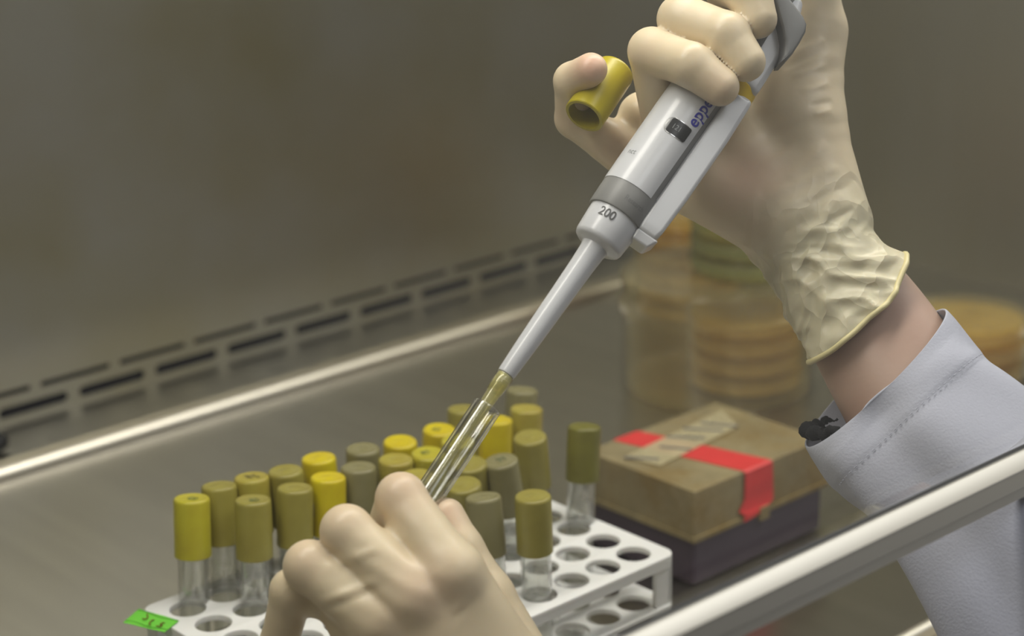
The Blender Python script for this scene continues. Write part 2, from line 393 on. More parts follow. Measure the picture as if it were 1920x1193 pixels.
# tray: flat work surface with a raised bead all round
tray = struct(box('floor', -420, 812, -71, 478, -8, 0, STEEL_T, bevel=1.5))
bead_r = 5.0
def ridge(name, a, b, w, h, m):
    """rounded ridge between two points at tray level"""
    a = np.array(a, float); b = np.array(b, float); t = (b-a)/np.linalg.norm(b-a); s = np.array([-t[1], t[0], 0])
    V = []; n = 14
    for p in (a, b):
        for i in range(n+1):
            q = math.pi*i/n; V.append(p+s*w*math.cos(q)+np.array([0, 0, h*math.sin(q)]))
        V.append(p-s*w+np.array([0, 0, -8])); V.append(p+s*w+np.array([0, 0, -8]))
    k = n+3; F = [(i, (i+1) % k, k+(i+1) % k, k+i) for i in range(k)]+[tuple(reversed(range(k))), tuple(range(k, 2*k))]
    o = mesh_obj(name, V, F, m); smooth_angle(o, 50); return struct(o)
ridge('trim_1', (-420, 485, 0), (818, 485, 0), 10.5, 11, STEEL_B)
ridge('trim_2', (812, 485, 0), (812, -71, 0), 6.5, 9, STEEL_B)
ridge('trim_3', (-420, -74, 0), (812, -74, 0), 3.5, 2.5, ALU)
# channel floor behind and beside the tray
ch = struct(box('trim_4', X0, X1, 492, YW, -6, LEDGE, STEEL_T)); 
struct(box('trim_5', 819, X1, -200, 492, -6, -1, STEEL_T))
# front grille / arm rest below the tray front
fr = struct(box('trim_6', X0, X1, -190, -78, -12, -6, BEIGE, bevel=1))
struct(box('trim_7', X0, X1, -420, -190, -60, -40, mat('dark_rest', (0.07, 0.07, 0.065), rough=0.5), bevel=6))
struct(box('trim_8', X0, X1, -420, 575, -100, -92, DARK))
# rear wall with two rows of intake slots
slots = []
def slot(xa, xb, zc, h): return rrect(xa, xb, zc-h/2, zc+h/2, h/2-0.01, 5)
for k in range(-10, 14):
    xa = 201+65.0*k
    if X0+20 < xa and xa+56 < X1-15: slots.append(slot(xa, xa+56.0, TZ-61.0, 8.0))
    xa = 171+65.3*k
    if X0+20 < xa and xa+57 < X1-15: slots.append(slot(xa, xa+57.5, TZ-47.0, 4.2))
wb = poly2d('wall_back', [(X0, -6), (X1, -6), (X1, 760), (X0, 760)], slots, 1.6, STEEL)
wb.rotation_euler = (math.pi/2, 0, 0); wb.location = (0, YW*MM, 0); struct(wb)
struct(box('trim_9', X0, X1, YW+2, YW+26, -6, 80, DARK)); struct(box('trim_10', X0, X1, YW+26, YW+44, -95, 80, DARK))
struct(box('wall_left', X0-4, X0, -180, YW+40, -92, 760, STEEL))
struct(box('wall_right', X1, X1+4, -180, YW+40, -92, 760, STEEL))
struct(box('ceiling', X0, X1, -60, YW+40, 760, 768, STEEL))

# sash: leaning pane in an aluminium bottom rail
sash = empty('window_1', (0, -250, TZ+140.9)); struct(sash)
lean = math.radians(10)
gh = 520.0
v, f = box_mesh(X0, X1, -3, 3, 1, gh); pane = mesh_obj('pane', v, f, PANE, sash); pane.rotation_euler = (-lean, 0, 0); pane.location = (0, 0.004, 0)
# rail section (y, z): rounded bright top, flat face, set-back lip
prof = [(-3, 2.6), (-4.3, 2.5), (-4.9, 2.2), (-8.4, -1.2), (-9.1, -2.1), (-8.9, -2.9), (-8.4, -3.3), (-8.4, -10.2), (-7.9, -10.8), (-6.4, -10.8), (-6.4, -16.0), (4, -16.0), (5, -15), (5, -2.0), (4.2, -1.5), (-3, -1.5)]
V = [(x, y, z) for x in (X0, X1) for y, z in prof]; k = len(prof)
F = [(i, (i+1) % k, k+(i+1) % k, k+i) for i in range(k)]+[tuple(range(k-1, -1, -1)), tuple(range(k, 2*k))]
rail = mesh_obj('frame', V, F, ALU, sash); smooth_angle(rail, 35); rail['label'] = 'aluminium bottom rail'
v, f = box_mesh(X0, X1, -3.5, -3.0, 1.5, 4.2)
gk = mesh_obj('gasket', v, f, GREY_D, sash)

# dark hose lying in the channel behind the tray, its end just inside the view
he = on(14, 824, 9.0)
V, F = tube_mesh([he+np.array([dx, 0, 0]) for dx in (-160, -60, -8, -4, -1.5, 0)], [7, 7, 7, 6.4, 4.5, 1.5], 20)
hs_ = mesh_obj('rubber_hose', V, F, mat('black_rubber', (0.010, 0.010, 0.012), rough=0.55, noise=0.2), smooth=True)
tag(hs_, 'black rubber hose end in the channel behind the tray, at the left edge', 'hose')

# ------------------------------------------------------------------ rack
S = 22.0
rack = tag(empty('test_tube_rack', (99, 55, 0)), 'white plastic three-tier test tube rack standing on the steel tray', 'rack')
def plate(name, z, th, r, holes=True, m=WHITE_PP, lip=0):
    hs = [circle(i*S-99, j*S-55, r) for i in range(10) for j in range(6)] if holes else []
    o = poly2d(name, rrect(-17-99, 215-99, -15-55, 127-55, 7), hs, th, m, rack, bevel=0.5)
    o.location = (0, 0, (z-th/2)*MM)
    smooth_angle(o, 30); return o
plate('top_plate', TZ, 3.4, 8.9)
plate('middle_plate', TZ-28, 3.0, 8.9)
plate('bottom_plate', 7, 4, 8, holes=False)
# apron under the top plate and the four corner uprights
for nm, z0, z1 in (('apron', TZ-6.5, TZ-3.2),):
    parts = [box_mesh(-116+5, 116-5, -70, -68, z0, z1), box_mesh(-116+5, 116-5, 70, 72, z0, z1), box_mesh(-116, -114, -65, 67, z0, z1), box_mesh(114, 116, -65, 67, z0, z1)]
    V, F = merge(parts); mesh_obj(nm, V, F, WHITE_PP, rack)
for sx in (-1, 1):
    for sy in (-1, 1):
        cx = sx*109.0; cy = 1+sy*64.0
        V, F = merge([box_mesh(min(cx+sx*4.8, cx-sx*6.5), max(cx+sx*4.8, cx-sx*6.5), min(cy+sy*5, cy+sy*2.4), max(cy+sy*5, cy+sy*2.4), 3, TZ-3),
                      box_mesh(min(cx+sx*5, cx+sx*2.4), max(cx+sx*5, cx+sx*2.4), min(cy+sy*5, cy-sy*5), max(cy+sy*5, cy-sy*5), 3, TZ-3)])
        mesh_obj('upright', V, F, WHITE_PP, rack)

# ------------------------------------------------------------------ capped tubes
def cap_prof(R=9.0, H=30.0):
    # outer wall up, crown with shallow rim, then inner bore
    return [(R-1.6, 0.0), (R-0.4, 0.0), (R, 0.4), (R-0.1, H-2.2), (R-0.35, H-1.0), (R-1.0, H-0.35), (R-1.7, H-0.25), (R-2.3, H-0.55), (2.2, H-0.7), (1.6, H-0.35), (0.01, H-0.35)]
def cap_inner(R=9.0, H=30.0): return [(R-1.6, 0.0), (R-1.7, H-2.5), (0.01, H-2.4)]
def cap_mesh(R=9.0, H=30.0):
    a = lathe_mesh(cap_prof(R, H), 56); b = lathe_mesh(list(reversed(cap_inner(R, H))), 56)
    return merge([a, b])
def tube_glass_mesh(R, H, wall=1.0, n=48):
    out = []
    for i in range(9):
        q = math.pi/2*i/8; out.append((max(R*math.sin(q), 0.01), R-R*math.cos(q)))
    out += [(R, H-1.2), (R+0.1, H-0.5), (R-0.3, H), (R-wall, H-0.4)]
    ri = R-wall
    for i in range(9):
        q = math.pi/2*(1-i/8); out.append((max(ri*math.sin(q), 0.01), wall+ri-ri*math.cos(q)))
    return lathe_mesh(out, n)
cap_cols = {
 'Y': ((0.60, 0.50, 0.010), (0.52, 0.40, 0.012), 'bright yellow'),
 'L': ((0.46, 0.42, 0.030), (0.40, 0.34, 0.030), 'lemon olive'),
 'O': ((0.30, 0.265, 0.055), (0.26, 0.22, 0.045), 'olive'),
 'M': ((0.38, 0.33, 0.055), (0.33, 0.26, 0.04), 'mustard'),
 'G': ((0.235, 0.215, 0.105), (0.20, 0.18, 0.08), 'grey olive'),
 'D': ((0.17, 0.16, 0.025), (0.13, 0.12, 0.02), 'dark olive')}
CAPM = {k: mat('cap_plastic_'+k, c[0], rough=0.36, col2=c[1], nscale=70, bump=0.03, bscale=300) for k, c in cap_cols.items()}
cv, cf = cap_mesh(); tv, tf = tube_glass_mesh(7.6, 112.0)
tube0 = empty('test_tube', (0, 0, 0)); cap0 = mesh_obj('cap', cv, cf, CAPM['Y'], tube0); smooth_angle(cap0, 40)
g0 = mesh_obj('glass', tv, tf, TUBE_G, tube0, smooth=True)
CAPZ = 86.0     # underside of the cap above the tube's foot
cap0.location = (0, 0, CAPZ*MM)
scrib = {}
# column, row (0 = front), pixel of the crown centre, colour, label
tubes = [
 (0, 5, 359, 930, 'L', 'tube with lemon-olive cap at the far left corner of the rack, above the green sticker'),
 (1, 5, 410, 906, 'O', 'tube with plain olive cap, second from the left in the back row'),
 (2, 5, 471, 893, 'M', 'tube with mustard cap with dark writing on its crown, back row left'),
 (3, 5, 535, 882, 'O', 'tube with dull olive cap, back row, just left of a bright yellow cap'),
 (4, 5, 597, 858, 'Y', 'tube with bright yellow cap in the back row, leftmost bright one there'),
 (5, 5, 680, 841, 'G', 'tube with grey-olive cap in the back row between two bright yellow caps'),
 (6, 5, 750, 827, 'Y', 'tube with bright yellow cap mid back row, right of a grey-olive cap'),
 (7, 5, 824, 804, 'Y', 'tube with yellow cap in the back row, left of the mouth of the held tube'),
 (8, 5, 869, 765, 'O', 'tube with olive cap half hidden behind the mouth of the held glass tube'),
 (9, 5, 979, 727, 'G', 'tube with brownish olive cap farthest back, below the end of the pipette shaft'),
 (9, 4, 987, 764, 'M', 'tube with mustard cap, second from the back in the rightmost rank'),
 (8, 4, 930, 785, 'Y', 'tube with saturated yellow cap to the right of the held glass tube'),
 (9, 3, 993, 816, 'O', 'tube with tall olive cap in the rightmost rank, in front of the mustard one'),
 (9, 2, 1096, 795, 'D', 'lone tube with dark olive cap at the right, beside the stained box'),
 (1, 4, 474, 934, 'O', 'tube with olive cap with a pink scuff low on its side, front left'),
 (2, 4, 553, 912, 'O', 'tube with olive cap marked with a hand-drawn loop on its side'),
 (3, 4, 615, 893, 'Y', 'tube with bright yellow cap just behind the left glove'),
 (4, 4, 672, 875, 'G', 'tube with grey-olive cap right of the bright yellow cap behind the left glove'),
 (5, 4, 742, 861, 'M', 'tube with mustard cap directly behind the tip of the left index finger'),
 (6, 4, 803, 849, 'L', 'tube with yellow cap smudged green on its crown, left of the held tube'),
 (7, 4, 858, 826, 'L', 'tube with yellow cap seen through the middle of the held glass tube'),
 (5, 3, 782, 892, 'M', 'tube with yellow cap low between the index finger and the held tube'),
 (7, 3, 880, 866, 'O', 'tube with olive cap just right of the lower held tube'),
 (8, 2, 938, 860, 'G', 'tube with grey cap with a green dot on its crown, behind the two front caps'),
 (6, 2, 868, 905, 'O', 'tube with olive cap beside the thumb of the left glove'),
 (5, 0, 905, 927, 'G', 'tube with grey-olive cap nearest the viewer, just right of the left thumb'),
 (6, 0, 999, 930, 'O', 'tube with olive cap at the rack front, right of the grey-olive one by the thumb'),
]
def marks(parent, pts_list, m):
    vs = []
    for pts in pts_list: vs.append(tube_mesh(pts, 0.22, 6))
    V, F = merge(vs); o = mesh_obj('ink_mark', V, F, m, parent); return o
for k, (i, j, px, py, c, lab) in enumerate(tubes):
    if k == 0: t, cp, gl = tube0, cap0, g0
    else:
        t = tube0.copy(); cp = cap0.copy(); gl = g0.copy()
        for o in (t, cp, gl): COL.objects.link(o)
        cp.parent = t; gl.parent = t
    if k: cp.data = cp.data.copy()
    cp.data.materials[0] = CAPM[c]
    base = np.array([i*S, j*S, 7.3])
    H = CAPZ+30
    # lean within the hole until the crown lies on its sight line at crown height
    top = on(px, py, base[2]+H-0.5)
    for _ in range(4):
        d = top-base; dl = np.linalg.norm(d)
        lean_v = d[:2].copy(); ln = np.linalg.norm(lean_v); mx = 17.0
        if ln > mx: base[:2] += lean_v*(ln-mx)/ln; 
        d = top-base
    ax = d/np.linalg.norm(d)
    t.location = Vector(base)*MM
    t.rotation_euler = Vector(ax).to_track_quat('Z', 'Y').to_euler()
    tag(t, lab, 'test tube', 'capped test tubes in the rack')
    cp['label'] = cap_cols[c][2]+' cap'
    if k == 2:
        z = 30.0
        marks(cp, [[(-4+u*1.1, 1.5+1.5*math.sin(u*2.0), z-0.2) for u in range(7)], [(-2, -2.5, z-0.2), (1, -1, z-0.2), (3, -3, z-0.2)]], INK)
    if k == 15:
        R = 9.05; pts = []
        for q in range(21):
            a = -2.35+0.30*math.sin(q/20*6.28); zz = 17+3.5*math.cos(q/20*6.28)
            pts.append((R*math.cos(a), R*math.sin(a), zz))
        marks(cp, [pts], INK)
    if k in (0, 7, 14, 19, 23):
        z = 30.0; marks(cp, [[(-3.5+u, 1.2*math.sin(u*1.7+k), z-0.3) for u in range(6)], [(-3+u, 2.5+0.5*math.cos(u*2), z-0.3) for u in range(5)]], mat('green_marker_%d' % k, (0.07, 0.13, 0.06), rough=0.6))

# green sticker on the rack's corner
st = tag(empty('sticker', (0, 0, 0)), 'bright green paper sticker with brown handwriting on the rack corner', 'sticker')
qc = [on(231, 1169, TZ-1.2), on(309, 1187, TZ-0.2), on(336, 1165, TZ+0.6), on(261, 1143, TZ+0.6)]
def quad_sheet(name, q, m, parent, nu=10, nv=4, th=0.15, wob=0.2):
    V = []; F = []
    for s in (0, 1):
        for a in range(nv+1):
            for b in range(nu+1):
                u = b/nu; v = a/nv
                p = (q[0]*(1-u)+q[1]*u)*(1-v)+(q[3]*(1-u)+q[2]*u)*v
                V.append(p+np.array([0, 0, th*s+wob*math.sin(u*7+v*3)*0.5+wob]))
    k = (nu+1)*(nv+1)
    for a in range(nv):
        for b in range(nu):
            i = a*(nu+1)+b; F.append((i, i+nu+1, i+nu+2, i+1)); F.append((k+i, k+i+1, k+i+nu+2, k+i+nu+1))
    for a in range(nv):
        i = a*(nu+1); F.append((i, k+i, k+i+nu+1, i+nu+1)); i += nu; F.append((i, i+nu+1, k+i+nu+1, k+i))
    for b in range(nu):
        F.append((b, b+1, k+b+1, k+b)); i = nv*(nu+1)+b; F.append((i, k+i, k+i+1, i+1))
    return mesh_obj(name, V, F, m, parent)
quad_sheet('paper', qc, GREEN_T, st)
def on_quad(q, u, v, dz=0.7): return (q[0]*(1-u)+q[1]*u)*(1-v)+(q[3]*(1-u)+q[2]*u)*v+np.array([0, 0, dz])
strokes = [[(276, 1151), (277, 1157), (275.4, 1160), (271, 1162), (267.4, 1160)],
           [(289.3, 1162.5), (284, 1164), (280.5, 1167.6), (279.8, 1171), (282.7, 1172)],
           [(309, 1168.4), (304, 1168.4), (300.2, 1171.3), (304.6, 1173), (301, 1175.3), (293, 1174.2)]]
V, F = merge([tube_mesh([on(x, y, TZ+0.9) for x, y in q_], 0.30, 6) for q_ in strokes]); mesh_obj('handwriting', V, F, BROWN_I, st)
V, F = merge([tube_mesh([on_quad(qc, u/8, v+0.05*math.sin(u), 0.5) for u in range(9)], 0.16, 6) for v in (0.14, 0.90)]); mesh_obj('ruled_line', V, F, GREEN_L, st)

# ------------------------------------------------------------------ stained box
BX0, BX1, BY0, BY1, BZ = 294.0, 411.0, 46.0, 136.0, 60.0
bxo = tag(empty('storage_box', (352, 91, 0)), 'dark purple plastic box with a stained amber lid held shut by red tape', 'box')
ox, oy = 352.0, 91.0
b = box('base', BX0-ox+1.5, BX1-ox-1.5, BY0-oy+1.5, BY1-oy-1.5, 0.3, 31, PURPLE, bxo, bevel=2.5)
# lid: hollow, slightly tapered, with a rim
def tub(x0, x1, y0, y1, z0, z1, tp, wall):
    o = [(x0, y0, z0), (x1, y0, z0), (x1, y1, z0), (x0, y1, z0), (x0+tp, y0+tp, z1), (x1-tp, y0+tp, z1), (x1-tp, y1-tp, z1), (x0+tp, y1-tp, z1)]
    i = [(x0+wall, y0+wall, z0), (x1-wall, y0+wall, z0), (x1-wall, y1-wall, z0), (x0+wall, y1-wall, z0), (x0+tp+wall, y0+tp+wall, z1-wall), (x1-tp-wall, y0+tp+wall, z1-wall), (x1-tp-wall, y1-tp-wall, z1-wall), (x0+tp+wall, y1-tp-wall, z1-wall)]
    F = [(4, 5, 6, 7), (0, 1, 5, 4), (1, 2, 6, 5), (2, 3, 7, 6), (3, 0, 4, 7), (15, 14, 13, 12), (12, 13, 9, 8), (13, 14, 10, 9), (14, 15, 11, 10), (15, 12, 8, 11)]
    F += [(a, 8+a, 8+(a+1) % 4, (a+1) % 4) for a in range(4)]
    return o+i, F
V, F = tub(BX0-ox, BX1-ox, BY0-oy, BY1-oy, 31.2, BZ, 1.0, 1.6); lid = mesh_obj('lid', V, F, AMBER, bxo); bev(lid, 1.2, 3)
V, F = merge([box_mesh(BX0-ox-1.2, BX1-ox+1.2, BY0-oy-1.2, BY0-oy, 29.5, 32.5), box_mesh(BX0-ox-1.2, BX1-ox+1.2, BY1-oy, BY1-oy+1.2, 29.5, 32.5),
              box_mesh(BX0-ox-1.2, BX0-ox, BY0-oy, BY1-oy, 29.5, 32.5), box_mesh(BX1-ox, BX1-ox+1.2, BY0-oy, BY1-oy, 29.5, 32.5)])
rim = mesh_obj('lid_rim', V, F, AMBER, bxo)
V, F = merge([box_mesh(-4, 4, BY0-oy-3.0, BY0-oy-0.6, 26.5, 34.5), box_mesh(-16, -11, BY0-oy-2.2, BY0-oy-0.6, 30, 33.5)])
mesh_obj('latch', V, F, AMBER, bxo)
# insert that shows through the lid
box('tip_tray', BX0-ox+4, BX1-ox-4, BY0-oy+4, BY1-oy-4, 31.0, 33.5, mat('inner_tray', (0.16, 0.11, 0.05), rough=0.6, noise=0.3), bxo)
# red tape over the lid and down the front
def ribbon(name, rows, m, parent, th=0.25):
    V = []; F = []
    for off in (0, th):
        for (a, b, nrm) in rows: V.append(np.array(a, float)+np.array(nrm)*(off+0.15)); V.append(np.array(b, float)+np.array(nrm)*(off+0.15))
    k = len(rows)*2
    for i in range(len(rows)-1):
        q = (2*i, 2*i+1, 2*i+3, 2*i+2); F.append(tuple(reversed(q))); F.append(tuple(k+x for x in q))
        F.append((2*i, 2*i+2, k+2*i+2, k+2*i)); F.append((2*i+1, k+2*i+1, k+2*i+3, 2*i+3))
    F += [(0, 1, k+1, k), (k-2, 2*k-2, 2*k-1, k-1)]
    return mesh_obj(name, V, F, m, parent)
fy = BY0-oy-0.3
def xt(y): # tape's left and right edge at depth y
    t = (y-(BY0-oy))/(BY1-BY0); return (337+(318-337)*t-ox, 361+(339-361)*t-ox)
rows = []
for y in (BY1-oy-1, 20, 0, -20, BY0-oy+1.5):
    a, bb = xt(y); rows.append(((a, y, BZ), (bb, y, BZ), (0, 0, 1)))
a, bb = xt(BY0-oy)
rows += [((a, fy+0.3, BZ-0.8), (bb, fy+0.3, BZ-0.8), (0, -0.7, 0.7)), ((a-0.5, fy, 50), (bb, fy, 50), (0, -1, 0)), ((a-1, fy, 42), (bb+0.5, fy, 42), (0, -1, 0)),
         ((a-6, fy-0.6, 37), (bb+0.2, fy-0.5, 36), (0, -1, 0)), ((a-2, fy-1.6, 34), (a+15, fy-1.6, 33), (0, -1, 0)), ((a-3, fy-1.8, 30), (a+7, fy-1.8, 31), (0, -1, 0))]
tape = ribbon('red_tape', rows, RED_T, bxo)
# clear tape strip with ink lines
q = [on(1170, 857, BZ+0.9), on(1238, 874, BZ+0.9), on(1384, 800, BZ+0.9), on(1354, 770, BZ+0.9)]
off = np.array([ox, oy, 0]); q = [a-off for a in q]
q = [q[0], q[3], q[2], q[1]]
quad_sheet('clear_tape', q, CLEAR_T, bxo, 8, 3, 0.12, 0.05)
ls = [((1171, 858), (1236, 861)), ((1237, 838), (1296, 843)), ((1250, 819), (1322, 822)), ((1281, 803), (1356, 808)), ((1314, 793), (1384, 800))]
V, F = merge([tube_mesh([on(*a, BZ+1.3)-off, on(*c, BZ+1.3)-off], 0.75, 6) for a, c in ls]); mesh_obj('ink_line', V, F, mat('faded_ink', (0.10, 0.10, 0.11), rough=0.6), bxo)

# ------------------------------------------------------------------ petri dishes
def dish_stack(cx, cy, z0, R, H, n, label0, mats=(DISH, AGAR), dx=()):
    for k in range(n):
        o = tag(empty('petri_dish', (cx+(dx[k] if k < len(dx) else 0), cy, z0+k*H)), label0[k], 'petri dish', 'petri dishes of yellow agar at the back right')
        V, F = lathe_mesh([(0.01, 0.3), (R-2.5, 0.3), (R-2.2, 0.9), (R-2.2, H-3), (R-3.4, H-3), (R-3.4, 1.8), (0.01, 1.8)], 72); bt = mesh_obj('bottom', V, F, mats[0], o); smooth_angle(bt, 40)
        V, F = lathe_mesh([(R-1.2, H*0.35), (R, H*0.35), (R, H-1.4), (R-0.5, H-0.4), (R-1.5, H-0.3), (0.01, H-0.5), (0.01, H-1.6), (R-1.2, H-1.6), (R-1.2, H*0.35)], 72); ld = mesh_obj('lid', V, F, mats[0], o); smooth_angle(ld, 40)
        V, F = capped([(R-3.8, 2.0), (R-3.8, H*0.60)], 64); ag = mesh_obj('agar', V, F, mats[1], o); smooth_angle(ag, 40)
# wide clear jar with a flanged lid, yellow dishes stacked in it and on it
jar = tag(empty('plastic_jar', (557, 265, 0.2)), 'wide clear round jar with a flanged lid behind the stained box', 'jar')
JR = 70.0
V, F = lathe_mesh([(0.01, 0), (JR-3, 0), (JR-1, 0.8), (JR-0.3, 3), (JR, 58), (JR+2.6, 60), (JR+2.6, 63.5), (JR-1.8, 63.5), (JR-2.0, 58), (JR-2.3, 4), (JR-4, 2.2), (0.01, 2.0)], 96); o = mesh_obj('body', V, F, DISH, jar); smooth_angle(o, 40)
V, F = lathe_mesh([(JR-1, 64), (JR+2.8, 64), (JR+2.8, 66.5), (JR+0.6, 68), (JR+0.2, 83), (JR+2.0, 84.5), (JR+1.6, 87), (JR-3, 88), (0.01, 88), (0.01, 86), (JR-3.5, 86), (JR-1.6, 83), (JR-1.4, 68), (JR-1.5, 66), (JR-1, 64)], 96); o = mesh_obj('lid', V, F, DISH, jar); smooth_angle(o, 40)
dish_stack(572, 251, 2.6, 44, 14.6, 4, ['petri dish of yellow agar inside the clear jar, lowest', 'petri dish of yellow agar inside the clear jar, second from the bottom', 'petri dish of yellow agar inside the clear jar, third from the bottom', 'petri dish of yellow agar inside the clear jar, just under its lid'])
dish_stack(575, 249, 88.6, 45, 14, 3, ['green-tinted petri dish resting directly on the lid of the clear jar', 'green-tinted petri dish, middle of the three on top of the jar', 'green-tinted petri dish, topmost on the jar, just below the palm'], mats=(GREEN_D, AGAR))
dish_stack(672, 402, 0.2, 45, 15, 6, ['petri dish of yellow agar behind the clear jar, %s' % w for w in ('lowest of six', 'second of six from below', 'third of six from below', 'fourth of six from below', 'fifth of six from below', 'topmost of six')], dx=(0, 1, -1, 0, 1, 0))
dish_stack(702, 150, 0.2, 46, 16, 3, ['small petri dish of orange agar behind the coat sleeve, bottom one', 'small petri dish of orange agar behind the coat sleeve, middle one', 'small petri dish of orange agar behind the coat sleeve, top one'], dx=(0, 1, -1))

# ------------------------------------------------------------------ pipette
PA, PB = P(948, 703, 775), P(1430, 15, 828)     # the foot of the pipette leans towards the viewer
pz = (PB-PA)/np.linalg.norm(PB-PA); pxa = CR*0.82-CU*0.573; pxa -= pz*(pxa@pz); pxa /= np.linalg.norm(pxa); pya = np.cross(pz, pxa)
def frame(o, org, x, y, z):
    o.matrix_world = Matrix(((x[0], y[0], z[0], org[0]*MM), (x[1], y[1], z[1], org[1]*MM), (x[2], y[2], z[2], org[2]*MM), (0, 0, 0, 1)))
pip = tag(empty('pipette', (0, 0, 0)), 'white and grey adjustable pipette with a small black volume window, held in the right glove', 'pipette')
frame(pip, PA, pxa, pya, pz)
def lt(name, prof, m, n=64, parent=pip, caps=True, ang=38, dx=0):
    V, F = (capped(prof, n) if caps else lathe_mesh(prof, n))
    V = [(x+dx, y, z) for x, y, z in V]
    o = mesh_obj(name, V, F, m, parent); smooth_angle(o, ang); return o
lt('tip_cone', [(2.9, -1.5), (3.0, 0), (3.75, 0.2), (3.95, 1.2), (4.35, 12), (4.7, 26), (4.95, 42), (5.25, 56), (5.6, 63), (6.1, 65.2), (7.2, 66.0), (9.4, 66.3), (10.5, 67.0), (11.0, 68.4), (11.5, 76), (11.9, 84), (11.9, 88)], WHITE_P)
lt('sleeve_band', [(11.9, 80.0), (12.6, 80.0), (12.9, 80.5), (13.1, 88), (13.1, 93)], GREY_P, caps=True)
# grey core with white front shell wrapped round the left and front
lt('body_core', [(12.2, 90), (12.3, 140), (12.0, 160), (11.0, 180), (10.5, 210), (9.0, 214), (4, 214), (4, 226)], GREY_P)
n = 40; V = []; F = []
a0, a1 = math.radians(60), math.radians(302)
zz = [91.5, 93, 110, 130, 148, 158]; rr = [13.3, 13.35, 13.4, 13.4, 13.2, 12.6]
for inn in (0, 1):
    for z, r in zip(zz, rr):
        for i in range(n+1):
            a = a0+(a1-a0)*i/n; R = r-inn*1.4; V.append((R*math.cos(a), R*math.sin(a), z))
m1 = (n+1)*len(zz)
for j in range(len(zz)-1):
    for i in range(n):
        q = (j*(n+1)+i, j*(n+1)+i+1, (j+1)*(n+1)+i+1, (j+1)*(n+1)+i); F.append(q); F.append(tuple(m1+x for x in reversed(q)))
for i in range(n):
    F.append((i, m1+i, m1+i+1, i+1)); b0 = (len(zz)-1)*(n+1)+i; F.append((b0, b0+1, m1+b0+1, m1+b0))
for j in range(len(zz)-1):
    for i in (0, n):
        q = (j*(n+1)+i, (j+1)*(n+1)+i, m1+(j+1)*(n+1)+i, m1+j*(n+1)+i); F.append(q if i == 0 else tuple(reversed(q)))
sh = mesh_obj('front_shell', V, F, WHITE_P, pip); smooth_angle(sh, 40)
# ejector sleeve down the right side
def bar(name, pts, m, bevel=2.0):
    """pts: list of (x0,x1,y0,y1,z)"""
    V = []; F = []
    for x0, x1, y0, y1, z in pts: V += [(x0, y0, z), (x1, y0, z), (x1, y1, z), (x0, y1, z)]
    for j in range(len(pts)-1):
        for i in range(4): F.append((4*j+i, 4*j+(i+1) % 4, 4*j+4+(i+1) % 4, 4*j+4+i))
    F += [(3, 2, 1, 0), tuple(range(4*len(pts)-4, 4*len(pts)))]
    o = mesh_obj(name, V, F, m, pip); bev(o, bevel, 4, 25); return o
bar('ejector_bar', [(9.5, 18.3, -8.6, 6, 79.5), (9.2, 19.4, -9.4, 7, 84), (9.2, 19.8, -9.6, 7, 100), (9.0, 19.6, -9.6, 7, 130), (9.0, 18.8, -9.0, 7, 147), (9.3, 18.4, -7.5, 6, 150.5)], WHITE_P, 1.8)
bar('ejector_foot', [(10.0, 17.5, -7.2, 4.5, 75.4), (9.6, 20.0, -8.2, 5.5, 80.0)], WHITE_P, 1.0)
lt('colour_ring', [(8.2, 148.5), (8.6, 149), (8.6, 154.5), (8.2, 155)], YELLOW_P, dx=10.0)
bar('ejector_stem', [(6, 18.4, -7.6, 6, 153.5), (6, 18.2, -7.8, 6, 158), (5, 17.0, -7.5, 6, 185), (4, 12, -6, 6, 198)], WHITE_P, 2.5)
# hooked finger rest
hk = [(-8, 192), (-3, 190.5), (1.2, 187.2), (4.7, 184.2), (10.5, 179.3), (14.2, 175.5), (17.2, 170.5), (18.2, 167.4), (19.6, 168.6), (20.2, 173), (20.0, 178), (19.4, 183.5), (18.0, 186.2), (15.2, 188.0), (7.4, 190.5), (3.8, 192.2), (-2, 199), (-8, 202)]
rest = poly2d('finger_rest', hk, [], 13, GREY_D, pip, bevel=1.6)
rest.rotation_euler = (math.pi/2, 0, 0); rest.location = (0, -8.5*MM, 0); smooth_angle(rest, 30)
# push button far up the shaft, under the thumb
lt('push_button', [(3.0, 222), (3.0, 232), (6.5, 233), (7.2, 235), (7.2, 240), (6.2, 242)], GREY_D)
def wrap_text(name, txt, size, zc, xc, R, m, along=False, bold=0.0, sx=1.0, font_h=1.0):
    V, F = text_mesh(txt, size, 0.05, bold); out = []
    for x, y, z in V:
        x *= sx; y *= font_h
        if along: lx, lz = -y, x      # runs up the barrel, letter tops to the left
        else: lx, lz = x, y
        a = (xc+lx)/R; out.append((R*math.sin(a)+0*z, -(R+z+0.04)*math.cos(a), zc+lz))
    return mesh_obj(name, out, F, m, pip)
wrap_text('volume_number', '200', 5.4, 76.3, -4.2, 11.72, INK, sx=0.95, bold=0.02)
wrap_text('maker_name', 'eppendorf', 7.6, 139.2, 3.6, 13.45, INK_BLUE, along=True, bold=0.12, sx=0.88)
wrap_text('small_print', 'nct', 3.4, 104.0, -11.6, 13.42, INK_L, bold=0.0)
wrap_text('raised_lettering', 'Research', 3.3, 85.5, 3.0, 13.0, GREY_D, sx=0.8)
